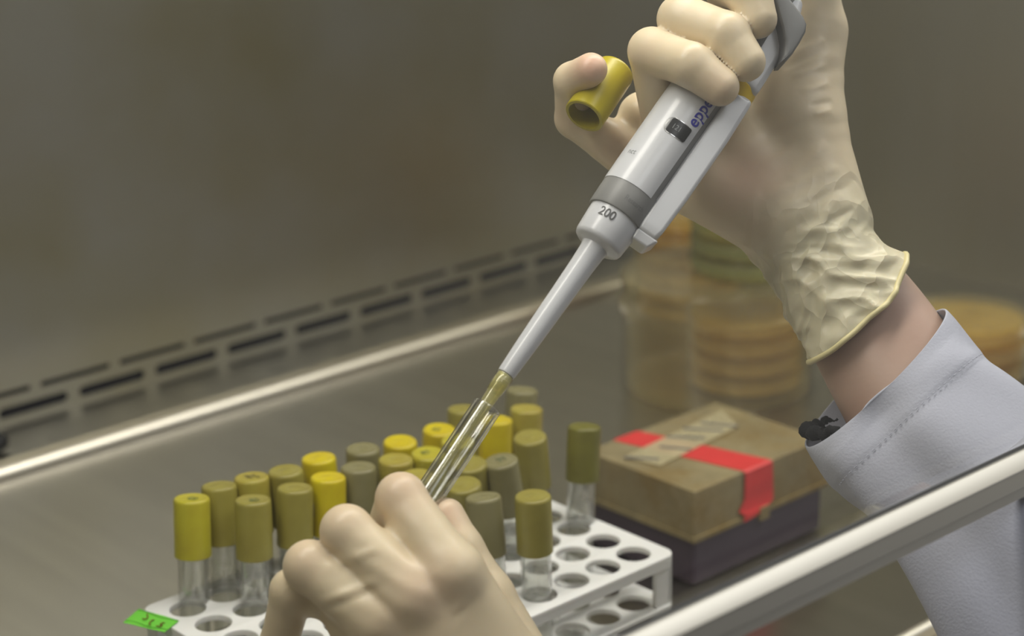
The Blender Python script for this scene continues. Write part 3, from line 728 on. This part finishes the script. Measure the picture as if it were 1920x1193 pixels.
# volume window: bright rim, black display, pale digits
def wrap_outline(name, pts, R, thick, m, zc, xc, parent=pip):
    """a rounded outline laid on the barrel, filled in rings so that it follows the curve"""
    fine = []
    for i in range(len(pts)):
        a = np.array(pts[i]); b_ = np.array(pts[(i+1) % len(pts)]); q = max(int(np.linalg.norm(b_-a)/0.5), 1)
        fine += [tuple(a+(b_-a)*w/q) for w in range(q)]
    pts = fine; k = len(pts); V = []; F = []; L_ = 6
    for t in (0, thick):
        for q in range(L_+1):
            sc = max(q/L_, 0.02)
            for x, z in pts: a = (xc+x*sc)/R; V.append(((R+t)*math.sin(a), -(R+t)*math.cos(a), zc+z*sc))
    n1 = k*(L_+1)
    for q in range(L_):
        for i in range(k):
            j = (i+1) % k; f = (q*k+i, q*k+j, (q+1)*k+j, (q+1)*k+i); F.append(tuple(reversed(f))); F.append(tuple(n1+x for x in f))
    F.append(tuple(n1+i for i in range(k)))
    for i in range(k):
        j = (i+1) % k; F.append((L_*k+i, L_*k+j, n1+L_*k+j, n1+L_*k+i))
    return mesh_obj(name, V, F, m, parent)
wf = wrap_outline('window_frame', rrect(-6.0, 5.0, -3.5, 3.5, 2.8), 13.42, 0.25, CHROME, 120.6, 0.0)
dsp = wrap_outline('display', rrect(-4.3, 5.0, -3.2, 3.2, 0.9), 13.60, 0.25, SCREEN, 120.6, 0.0)
dg_ = wrap_text('display_digits', '121', 3.2, 120.5, -0.8, 13.9, INK_L, sx=0.9)

# the measurements above were read off along the view; lay them out along the leaning barrel
Lo, Ln = 188.0, float(np.linalg.norm(PB-PA))
def along_(z):
    if z <= 0: return z*Ln/Lo*775/828
    q = z/Lo; return Ln*q*775/(828-q*(828-775)) if q < 1.25 else Ln*(1.25*775/(828-1.25*53))+(z-Lo*1.25)
for o in list(pip.children):
    if o.name.startswith('finger_rest'):
        o.data.transform(o.matrix_basis); o.matrix_basis = Matrix.Identity(4)
    for v in o.data.vertices:
        z = v.co.z/MM; k = (775+0.286*z)/(810-0.108*z); v.co.x *= k; v.co.y *= k; v.co.z = along_(z)*MM
    o.data.update()

# disposable tip
TA, TB = P(948, 703, 775), P(811, 906, 760)
tz = (TA-TB)/np.linalg.norm(TA-TB); tx = np.cross(tz, CF); tx /= np.linalg.norm(tx); ty = np.cross(tz, tx)
tip = tag(empty('pipette_tip'), 'translucent yellow disposable tip on the end of the pipette, reaching into the held tube', 'pipette tip'); frame(tip, TB, tx, ty, tz)
L = float(np.linalg.norm(TA-TB)); 
V, F = lathe_mesh([(0.35, 0), (0.55, 0), (1.15, L*0.25), (1.75, L*0.42), (2.35, L*0.58), (2.9, L*0.76), (3.35, L-1.5), (3.45, L-0.3), (3.1, L-0.3), (3.0, L-2), (2.5, L*0.76), (1.95, L*0.58), (1.35, L*0.42), (0.8, L*0.25), (0.35, 0)], 40)
tb = mesh_obj('tip_body', V, F, TIPM, tip); smooth_angle(tb, 50)
V, F = lathe_mesh([(3.1, L*0.84), (3.35, L*0.84), (3.75, L-0.4), (3.5, L-0.4)], 40); mesh_obj('collar_rib', V, F, TIPM, tip, smooth=True)

# glass tube held in the left glove
HA, HB = P(914, 762, 772), P(752, 1008, 754)
hz = (HA-HB)/np.linalg.norm(HA-HB); hx = np.cross(hz, CF); hx /= np.linalg.norm(hx); hy = np.cross(hz, hx)
held = tag(empty('test_tube_open'), 'open empty glass tube held slanting between left thumb and index finger', 'test tube'); held.name = 'test_tube'
frame(held, HB, hx, hy, hz)
V, F = tube_glass_mesh(5.9, float(np.linalg.norm(HA-HB)), 0.95, 64); mesh_obj('glass', V, F, HELD_G, held, smooth=True)

# loose cap held by the right little finger
ca, cb = P(1095, 218, 819), P(1158, 126, 835)
czv = (cb-ca)/np.linalg.norm(cb-ca); czx = np.cross(czv, CF); czx /= np.linalg.norm(czx); czy = np.cross(czv, czx)
hc = tag(empty('tube_cap'), 'loose yellow-olive cap, open end down, gripped by the bent right little finger', 'tube cap'); frame(hc, ca, czx, czy, czv)
V, F = cap_mesh(8.9, 30); o = mesh_obj('cap_shell', V, F, mat('held_cap_plastic', (0.44, 0.37, 0.012), rough=0.33, col2=(0.38, 0.31, 0.015), nscale=60), hc); smooth_angle(o, 40)

# ------------------------------------------------------------------ person: arms, gloves, coat
person = tag(empty('person', tuple(P(1800, 1000, 780))), 'person in a white lab coat and latex gloves filling a glass tube with a pipette', 'person')
PM = Vector(person.location)
def to_cam(W_): d = W_-CAM; return np.array([d@CR, d@CU, -(d@CF)])
def adopt(o):
    o.data.transform(Matrix.Translation(-PM)); return o

def DD(px, py):
    return max(-35+0.394*(0.573*(px-948)-0.82*(py-703))/4.5, 0.0)
def CD(px, py, d): return C(px, py, d+DD(px, py))
# --- right hand (palm to the viewer, fingers closed round the pipette)
J = {
 'ring':   [(1262, 300, 842), (1222, 96, 792), (1296, 122, 773), (1350, 163, 771)],
 'middle': [(1345, 200, 838), (1279, 36, 788), (1362, 66, 771), (1398, 116, 770)],
 'index':  [(1430, 90, 834), (1352, -42, 790), (1404, -12, 771), (1420, 36, 771)],
 'pinky':  [(1225, 330, 845), (1078, 222, 836), (1074, 152, 815), (1108, 130, 800)]}
RAD = {'ring': [10.5, 9.8, 9.2, 8.0], 'middle': [11, 10.3, 9.6, 8.3], 'index': [11, 10.2, 9.5, 8.3], 'pinky': [9.5, 8.6, 8.0, 7.0]}
wr = [C(1500, 400, 838), C(1560, 500, 838), C(1630, 615, 832)]      # wrist line
wax = (CD(1700, 735, 822)-CD(1480, 385, 838)); wL = np.linalg.norm(wax); wax = wax/wL; w0 = CD(1480, 385, 838)
wa = np.array([0.85, 0.53, 0.0]); wa -= wax*(wa@wax); wa /= np.linalg.norm(wa); wc = np.cross(wax, wa)
if wc[2] < 0: wc = -wc
def mk_right(Pt):
    d = None
    for k in ('ring', 'middle', 'index', 'pinky'):
        e = chain(Pt, [CD(*p) for p in J[k]], RAD[k], 2.0)
        d = e if d is None else smin(d, e, 0.7)
    # palm slab: wrist to each knuckle
    pal = None
    for a, b, ra, rb in (((1530, 430, 840), (1262, 300, 845), 17, 11), ((1530, 430, 842), (1345, 200, 842), 18, 12), ((1530, 420, 842), (1430, 90, 838), 18, 12), ((1510, 450, 838), (1225, 330, 848), 15, 9.5),
                         ((1330, 345, 838), (1470, 420, 832), 13, 18), ((1265, 300, 848), (1205, 218, 842), 14, 11.0), ((1225, 325, 848), (1140, 262, 843), 11, 9.0), ((1400, 300, 838), (1480, 400, 834), 17, 19),
                         ((1545, 410, 832), (1500, 230, 832), 20, 19), ((1500, 230, 832), (1528, 60, 826), 19, 13.5), ((1528, 60, 826), (1520, -70, 812), 12.5, 11.5), ((1520, -70, 812), (1478, -160, 800), 11.5, 9.5)):
        e = cone_sdf(Pt, CD(*a), CD(*b), ra, rb); pal = e if pal is None else smin(pal, e, 7.0)
    d = smin(d, pal, 3.5)
    # loose wrist cuff
    q = Pt-w0.astype(np.float32); s = q@wax.astype(np.float32); a = q@wa.astype(np.float32); c = q@wc.astype(np.float32)
    th = np.arctan2(c, a)
    u = np.clip(s/80.0, 0, 1)
    ra_ = 25.5+1.0*u+6.0*np.clip(u-0.45, 0, 1)+26.0*np.clip(u-0.42, 0, 0.3)*np.clip(np.cos(th), 0, 1)**4
    rc_ = 20.5+3.0*u
    wr_ = WRK(th, s)*np.clip((s+14)/16, 0, 1)
    rr_ = np.sqrt((a/(ra_+wr_))**2+(c/(rc_+wr_))**2)
    f = (rr_-1)*np.minimum(ra_, rc_)*0.95
    f = np.maximum(f, -s-14)
    rim_s = RIMS(th)
    f = np.maximum(f, (s-rim_s)*0.9)
    # hollow mouth
    inner = (rr_-1)*np.minimum(ra_, rc_)+1.9
    f = np.maximum(f, -np.maximum(inner, (rim_s-9-s)))
    d = smin(d, f, 4.0)
    d = d-creases(Pt, [((1502, 78), (1584, 40), 0.55, 1.6), ((1500, 100), (1586, 62), -0.5, 1.3), ((1515, 118), (1588, 92), 0.55, 1.4), ((1530, 150), (1590, 130), 0.5, 1.3), ((1545, 180), (1592, 168), -0.5, 1.2), ((1552, 196), (1592, 186), 0.5, 1.2),
        ((1430, 250), (1560, 205), -0.25, 2.2), ((1500, 330), (1575, 250), 0.4, 2.2), ((1450, 360), (1600, 300), 0.45, 2.4), ((1480, 400), (1630, 330), -0.4, 1.8), ((1400, 420), (1440, 350), 0.4, 2.0),
        ((1420, 470), (1450, 400), 0.45, 1.8), ((1540, 440), (1600, 350), 0.5, 1.8), ((1560, 420), (1632, 380), -0.5, 1.5), ((1510, 500), (1560, 430), 0.5, 1.6),
        ((1325, 88), (1348, 112), 0.35, 1.5), ((1255, 120), (1262, 150), -0.25, 2.0), ((1330, 58), (1322, 92), -0.30, 1.8), ((1270, 135), (1300, 100), -0.22, 2.2),
        ((1110, 262), (1150, 235), 0.30, 1.3), ((1130, 280), (1185, 245), -0.3, 1.4), ((1160, 300), (1205, 262), 0.3, 1.4)])
    # crease folds over the thumb side and wrist
    fold = np.sin(0.50*(Pt[..., 1])+0.9*np.sin(0.11*Pt[..., 0])+0.4*np.sin(0.3*Pt[..., 1]))
    g = np.exp(-((Pt[..., 0]-C(1575, 120, 832)[0])**2)/90.0)*np.exp(-((Pt[..., 1]-C(1575, 120, 832)[1])**2)/1400.0)
    d = d-0.30*g*fold*(0.6+0.4*np.sin(0.23*Pt[..., 1]+1.0))
    return d
def WRK(th, s):
    # crumpled latex: sharp creases slanting across the cuff
    def rdg(x): return 1-2*np.abs(np.sin(x))
    w1 = 1.3*np.sin(0.07*s+1.9*th)+0.7*np.sin(0.19*s-2.3*th)
    return 0.85*rdg(3.0*th+0.115*s+w1)+0.65*rdg(4.5*th-0.09*s+1.3*w1+0.8)*(0.6+0.4*np.sin(2*th+0.05*s))+0.40*rdg(2.0*th+0.33*s+1.5*np.sin(3*th+0.05*s))+0.2*np.sin(11*th+0.4*s)
def creases(Pt, lines):
    """soft ridges (positive) and furrows (negative) along lines drawn on the side towards the viewer"""
    out = 0
    for (a, b, amp, w) in lines:
        a = C(*a, 800)[:2].astype(np.float32); b = C(*b, 800)[:2].astype(np.float32); ba = b-a; L = float(ba@ba)
        q = Pt[..., :2]-a; h = (q@ba)/L; hc = np.clip(h, 0, 1); dd = q-hc[..., None]*ba
        out = out+amp*np.exp(-(dd[..., 0]**2+dd[..., 1]**2)/(w*w))*np.sqrt(np.clip(4*hc*(1-hc), 0.0, 1))
    return out
def RIMS(th):
    # distance of the rolled edge along the forearm, by angle (0 = right edge in view, +90 = towards the viewer)
    t = th
    return 64.0-20.0*np.clip(np.cos(t), 0, 1)**3+2.5*np.clip(-np.cos(t), 0, 1)+4.0*np.sin(t)+1.5*np.sin(3*t+0.6)
allp = np.array([CD(*p) for k in J for p in J[k]]+[CD(1478, -170, 800), CD(1712, 485, 830), CD(1512, 702, 830), CD(1600, 300, 860), CD(1330, 345, 838)])
lo = allp.min(0)-26; hi = allp.max(0)+26; hi[0] += 6; lo[1] -= 4; lo[2] -= 6
def off_pip(d, Pt):
    """keep clear of the pipette, the loose cap and the tube"""
    return d
Vr, Fr = surface_nets(mk_right, lo, hi, 0.95)
gr = adopt(fast_mesh('glove', Vr, Fr, LATEX, person)); gr['label'] = 'cream latex glove on the right hand'
def blob(Vc, pts):
    o = np.zeros(len(Vc))
    for p, r, s in pts: o = np.maximum(o, s*np.exp(-((Vc-CD(*p))**2).sum(1)/(r*r)))
    return o
paint(gr, 'skin_close', blob(Vr, [((1108, 118, 792), 11, 0.85), ((1400, 330, 818), 17, 0.50), ((1165, 270, 826), 12, 0.35), ((1222, 100, 783), 6, 0.15), ((1350, 165, 764), 9, 0.22), ((1420, 440, 820), 15, 0.3), ((1060, 215, 830), 8, 0.2)]))
sv = (Vr-w0)@wax; paint(gr, 'loose', np.clip((sv+5)/30, 0, 1)*0.85)
# rolled rim
rp = []
for i in range(90):
    th = 2*math.pi*i/90; s = float(RIMS(np.array(th))); u = min(max(s/80, 0), 1)
    ra_ = 25.5+1.0*u+6.0*max(u-0.45, 0)+26.0*min(max(u-0.42, 0), 0.3)*max(math.cos(th), 0)**4; rc_ = 20.5+3.0*u
    e = 1.0/math.sqrt((math.cos(th)/ra_)**2+(math.sin(th)/rc_)**2)
    w = float(WRK(math.atan2(math.sin(th), math.cos(th)), s))
    # same surface as the cuff: scale the radius by the wrinkle
    lo_, hi_ = e*0.7, e*1.4
    for _ in range(30):
        m_ = (lo_+hi_)/2; a = m_*math.cos(th); c = m_*math.sin(th)
        if (a/(ra_+w))**2+(c/(rc_+w))**2 > 1: hi_ = m_
        else: lo_ = m_
    # th above is the true angle, so evaluate on it
    cc = w0+wax*s+wa*(m_*math.cos(th))+wc*(m_*math.sin(th)); rp.append(cc-wax*0.2)
V, F = tube_mesh(rp, 1.25, 10, closed=True); V = np.array(V); 
V = CAM+V[:, :1]*CR+V[:, 1:2]*CU-V[:, 2:3]*CF
rimo = mesh_obj('rolled_rim', V, F, RIM, gr, smooth=True); adopt(rimo)

# --- right forearm (skin), seen between glove and sleeve
fa = [(1470, 360, 840), (1540, 470, 840), (1622, 602, 834), (1720, 762, 822), (1800, 900, 808)]
fr_ = [(17, 12), (21, 15.5), (27.0, 19.5), (30, 23), (31, 24)]
def loft(pts, rads, axa, n=48, sub=6, axc=None):
    """elliptical tube through camera-space points; axa = direction of the wide radius"""
    pts = [np.asarray(p, float) for p in pts]; N_ = len(pts); rings = []; 
    def cr_(a, b, c, d, t): return 0.5*((2*b)+(-a+c)*t+(2*a-5*b+4*c-d)*t*t+(-a+3*b-3*c+d)*t**3)
    seq = []
    for i in range(N_-1):
        for k in range(sub if i < N_-2 else sub+1):
            t = k/sub; g = lambda arr: cr_(arr[max(i-1, 0)], arr[i], arr[i+1], arr[min(i+2, N_-1)], t)
            seq.append((g(pts), g([np.array(r, float) for r in rads]), i+t))
    V = []
    for j, (p, r, tt) in enumerate(seq):
        q0 = seq[max(j-1, 0)][0]; q1 = seq[min(j+1, len(seq)-1)][0]; t = (q1-q0)/np.linalg.norm(q1-q0)
        a = np.asarray(axa(tt), float); a = a-t*(a@t)*SKEW[0]; a /= np.linalg.norm(a); c = np.cross(t, a); c /= np.linalg.norm(c)
        if c[2] < 0: c = -c
        if axc: c = np.asarray(axc(tt, c), float); c -= a*(c@a); c /= np.linalg.norm(c)
        rings.append((p, a, c, r, t, tt))
    return rings
SKEW = [1.0]
rg = loft([CD(*p) for p in fa], fr_, lambda t: (0.85, 0.53, 0), 48)
V = []; n = 48
for p, a, c, r, t, tt in rg:
    for i in range(n):
        th = 2*math.pi*i/n
        bulge = 1+0.03*math.exp(-((th-1.9)/0.35)**2)-0.025*math.exp(-((th-1.35)/0.25)**2)  # tendon and hollow on the inner wrist
        V.append(p+a*r[0]*math.cos(th)*bulge+c*r[1]*math.sin(th)*bulge)
F = [(j*n+i, j*n+(i+1) % n, (j+1)*n+(i+1) % n, (j+1)*n+i) for j in range(len(rg)-1) for i in range(n)]
F += [tuple(reversed(range(n))), tuple(range((len(rg)-1)*n, len(rg)*n))]
V = np.array(V); V = CAM+V[:, :1]*CR+V[:, 1:2]*CU-V[:, 2:3]*CF
arm = adopt(mesh_obj('body', V, F, SKIN, person, smooth=True))
bm = bmesh.new(); bm.from_mesh(arm.data); bmesh.ops.recalc_face_normals(bm, faces=bm.faces); bm.to_mesh(arm.data); bm.free()

# --- sleeve
sp = [(1640, 708, 826), (1668, 745, 822), (1715, 800, 815), (1790, 872, 805), (1910, 1020, 792), (2060, 1250, 775), (2300, 1640, 740), (2600, 2150, 690)]
sr = [(40.5, 31), (41, 32), (41.5, 33), (42, 35), (47, 41), (53, 48), (60, 55), (66, 62)]
def sl_ax(t):
    k = min(t/3.0, 1); return (0.64+0.12*k, 0.77-0.13*k, 0.0)
SKEW[0] = 0.35
rg = loft([C(*p) for p in sp], sr, sl_ax, 72, 9, axc=lambda t, c: np.array([0.04, -0.03, 1.0])*max(1-t/3, 0)+c*min(t/3, 1))
SKEW[0] = 1.0
n = 96; V = []
def RINGPT(j, th, lift=0.0):
    p, a, c, r, t, s = rg[j]
    w = 0.9*math.sin(2*th+1.1*s+0.5)+0.8*math.sin(3*th-1.6*s)*min(s/2, 1)+0.5*math.sin(5*th+2.1*s)*min(s/1.5, 1)
    # soft folds running up the sleeve on the side towards the viewer
    w += 3.6*math.exp(-((th-2.30-0.12*s)/0.26)**2)*min(s/1.0, 1)
    w -= 5.0*math.exp(-((th-1.80-0.06*s)/0.30)**2)*min(s/1.2, 1)
    w += 2.2*math.exp(-((th-1.0+0.2*s)/0.3)**2)*min(max(s-0.8, 0), 1)
    if s < 1.8: w += 0.55
    w += lift
    return p+a*(r[0]+w)*math.cos(th)+c*(r[1]+w)*math.sin(th)
for j in range(len(rg)):
    for i in range(n): V.append(RINGPT(j, 2*math.pi*i/n))
F = [(j*n+i, j*n+(i+1) % n, (j+1)*n+(i+1) % n, (j+1)*n+i) for j in range(len(rg)-1) for i in range(n)]
V = np.array(V); V = CAM+V[:, :1]*CR+V[:, 1:2]*CU-V[:, 2:3]*CF
slv = adopt(mesh_obj('coat_sleeve', V, F, COAT, person, smooth=True))
bm = bmesh.new(); bm.from_mesh(slv.data); bmesh.ops.recalc_face_normals(bm, faces=bm.faces); bm.to_mesh(slv.data); bm.free()
so = slv.modifiers.new('cloth', 'SOLIDIFY'); so.thickness = 1.0*MM; so.offset = -1
sb = slv.modifiers.new('sub', 'SUBSURF'); sb.levels = 1; sb.render_levels = 1

# stitched hem line
V = []; F = []; js = int(1.9*9)
p, a, c, r, t, tt = rg[js]
for i in range(64):
    if i % 2: continue
    seg = []
    for q in range(3):
        th = 0.35+2.45*(i+q*0.45)/64; seg.append(RINGPT(js, th, 1.0))
    v, f = tube_mesh(seg, 0.22, 5); k = len(V); V += v; F += [tuple(x+k for x in g) for g in f]
V = np.array(V); V = CAM+V[:, :1]*CR+V[:, 1:2]*CU-V[:, 2:3]*CF
adopt(mesh_obj('stitching', V, F, COAT, slv))
# black knit band just inside the cuff
pts = []; rads = []
p, a, c, r, t, tt = rg[1]
for i in range(70):
    th = math.pi+(i-35)/35*0.95; e = math.cos((i-35)/35*1.5)
    pts.append(p+a*(r[0]*0.90)*math.cos(th)+c*(r[1]*0.80)*math.sin(th)-t*(9.0*e-5.0+0.9*math.sin(23*th)))
    rads.append(3.2*max(e, 0.1)+0.5*math.sin(31*th)+0.4*math.sin(57*th+1))
V, F = tube_mesh(pts, rads, 12); V = np.array(V)
V += rng.normal(scale=0.22, size=V.shape); V = CAM+V[:, :1]*CR+V[:, 1:2]*CU-V[:, 2:3]*CF
kb = adopt(mesh_obj('knit_cuff', V, F, KNIT, person, smooth=True))

# --- left hand (back of the hand up, holding the open tube)
JL = {
 'index':  [(848, 1075, 723), (752, 934, 739), (722, 1010, 767), (742, 1070, 781)],
 'middle': [(775, 1120, 721), (650, 996, 731), (668, 1075, 761), (725, 1120, 777)],
 'ring':   [(715, 1165, 723), (580, 1062, 731), (632, 1128, 761), (700, 1160, 777)],
 'pinky':  [(700, 1140, 747), (548, 1108, 741), (524, 1205, 752), (560, 1290, 765)]}
RL = {'index': [10.9, 9.4, 8.5, 7.6], 'middle': [11.2, 9.7, 8.7, 7.6], 'ring': [10.9, 9.5, 8.5, 7.6], 'pinky': [9.0, 8.3, 7.4, 6.6]}
def mk_left(Pt):
    d = None
    for k in JL:
        e = chain(Pt, [C(*p) for p in JL[k]], RL[k], 2.5)
        d = e if d is None else smin(d, e, 1.0)
    th_ = chain(Pt, [C(*p) for p in ((838, 968, 760), (866, 1030, 755), (912, 1120, 753), (985, 1270, 750))], [7.2, 8.3, 10.8, 14], 3.0)
    pal = None
    for a, b, ra, rb in (((965, 1320, 740), (848, 1078, 727), 20, 12.5), ((930, 1330, 735), (775, 1122, 725), 22, 13), ((895, 1340, 735), (715, 1168, 727), 20, 12.5), ((870, 1360, 737), (700, 1175, 737), 19, 9.5), ((655, 1165, 740), (745, 1330, 743), 9, 13), ((965, 1320, 740), (1120, 1560, 700), 24, 26)):
        e = cone_sdf(Pt, C(*a), C(*b), ra, rb); pal = e if pal is None else smin(pal, e, 8.0)
    d = smin(d, pal, 5.0); d = smin(d, th_, 3.0)
    for a, b, ra, rb in (((790, 1010, 738), (712, 1052, 733), 9.0, 9.0), ((722, 1068, 731), (640, 1105, 734), 8.5, 8.5), ((745, 1080, 731), (660, 1130, 735), 10, 9)):
        d = smin(d, cone_sdf(Pt, C(*a), C(*b), ra, rb), 5.0)
    d = d-creases(Pt, [((632, 1078), (740, 1035), 0.7, 1.5), ((640, 1090), (735, 1052), -0.5, 1.3), ((690, 1000), (735, 985), 0.6, 1.4), ((640, 1018), (705, 1000), 0.5, 2.2), ((860, 1090), (885, 1070), 0.4, 1.4),
        ((760, 920), (800, 960), 0.2, 2.5), ((855, 1105), (905, 1060), -0.3, 1.6), ((660, 1110), (700, 1180), 0.4, 2.5)])
    # stretched folds of latex between the knuckles
    q = Pt-C(720, 1080, 720).astype(np.float32)
    dirv = np.array([0.35, 0.94], np.float32); v = q[..., :2]@dirv
    g = np.exp(-(q[..., 0]**2)/420-(q[..., 1]**2)/260)
    d = d-0.16*g*np.sin(0.85*v+1.2*np.sin(0.12*q[..., 0]))
    return d
allp = np.array([C(*p) for k in JL for p in JL[k]]+[C(985, 1270, 750), C(838, 968, 760), C(1090, 1510, 700)])
lo = allp.min(0)-24; hi = allp.max(0)+24
Vl, Fl = surface_nets(mk_left, lo, hi, 1.15)
gl_ = adopt(fast_mesh('glove', Vl, Fl, LATEX, person)); gl_['label'] = 'cream latex glove on the left hand'
paint(gl_, 'skin_close', blob(Vl, [((752, 905, 731), 13, 0.3), ((640, 965, 725), 11, 0.2), ((835, 960, 752), 9, 0.45), ((800, 1100, 710), 14, 0.30), ((570, 1040, 723), 10, 0.2), ((740, 1150, 711), 12, 0.15)]))
paint(gl_, 'loose', np.zeros(len(Vl)))

# --- left sleeve, coming in under the sash from the same shoulder side
lp = [(1075, 1490, 712), (1110, 1555, 702), (1210, 1740, 675), (1380, 2060, 630), (1600, 2500, 575)]
rgl = loft([C(*p) for p in lp], [(38, 36), (39, 37), (42, 40), (47, 45), (52, 50)], lambda t: (0.85, 0.53, 0), 48, 8)
V = []; n = 64
for p, a, c, r, t, tt in rgl:
    for i in range(n):
        th = 2*math.pi*i/n; w = 1.2*math.sin(3*th+1.7*tt)*min(tt, 1)+0.8*math.sin(5*th-2.3*tt)*min(tt, 1)
        V.append(p+a*(r[0]+w)*math.cos(th)+c*(r[1]+w)*math.sin(th))
F = [(j*n+i, j*n+(i+1) % n, (j+1)*n+(i+1) % n, (j+1)*n+i) for j in range(len(rgl)-1) for i in range(n)]
V = np.array(V); V = CAM+V[:, :1]*CR+V[:, 1:2]*CU-V[:, 2:3]*CF
sl2 = adopt(mesh_obj('coat_sleeve', V, F, COAT, person, smooth=True))
bm = bmesh.new(); bm.from_mesh(sl2.data); bmesh.ops.recalc_face_normals(bm, faces=bm.faces); bm.to_mesh(sl2.data); bm.free()
so = sl2.modifiers.new('cloth', 'SOLIDIFY'); so.thickness = 1.0*MM; so.offset = -1
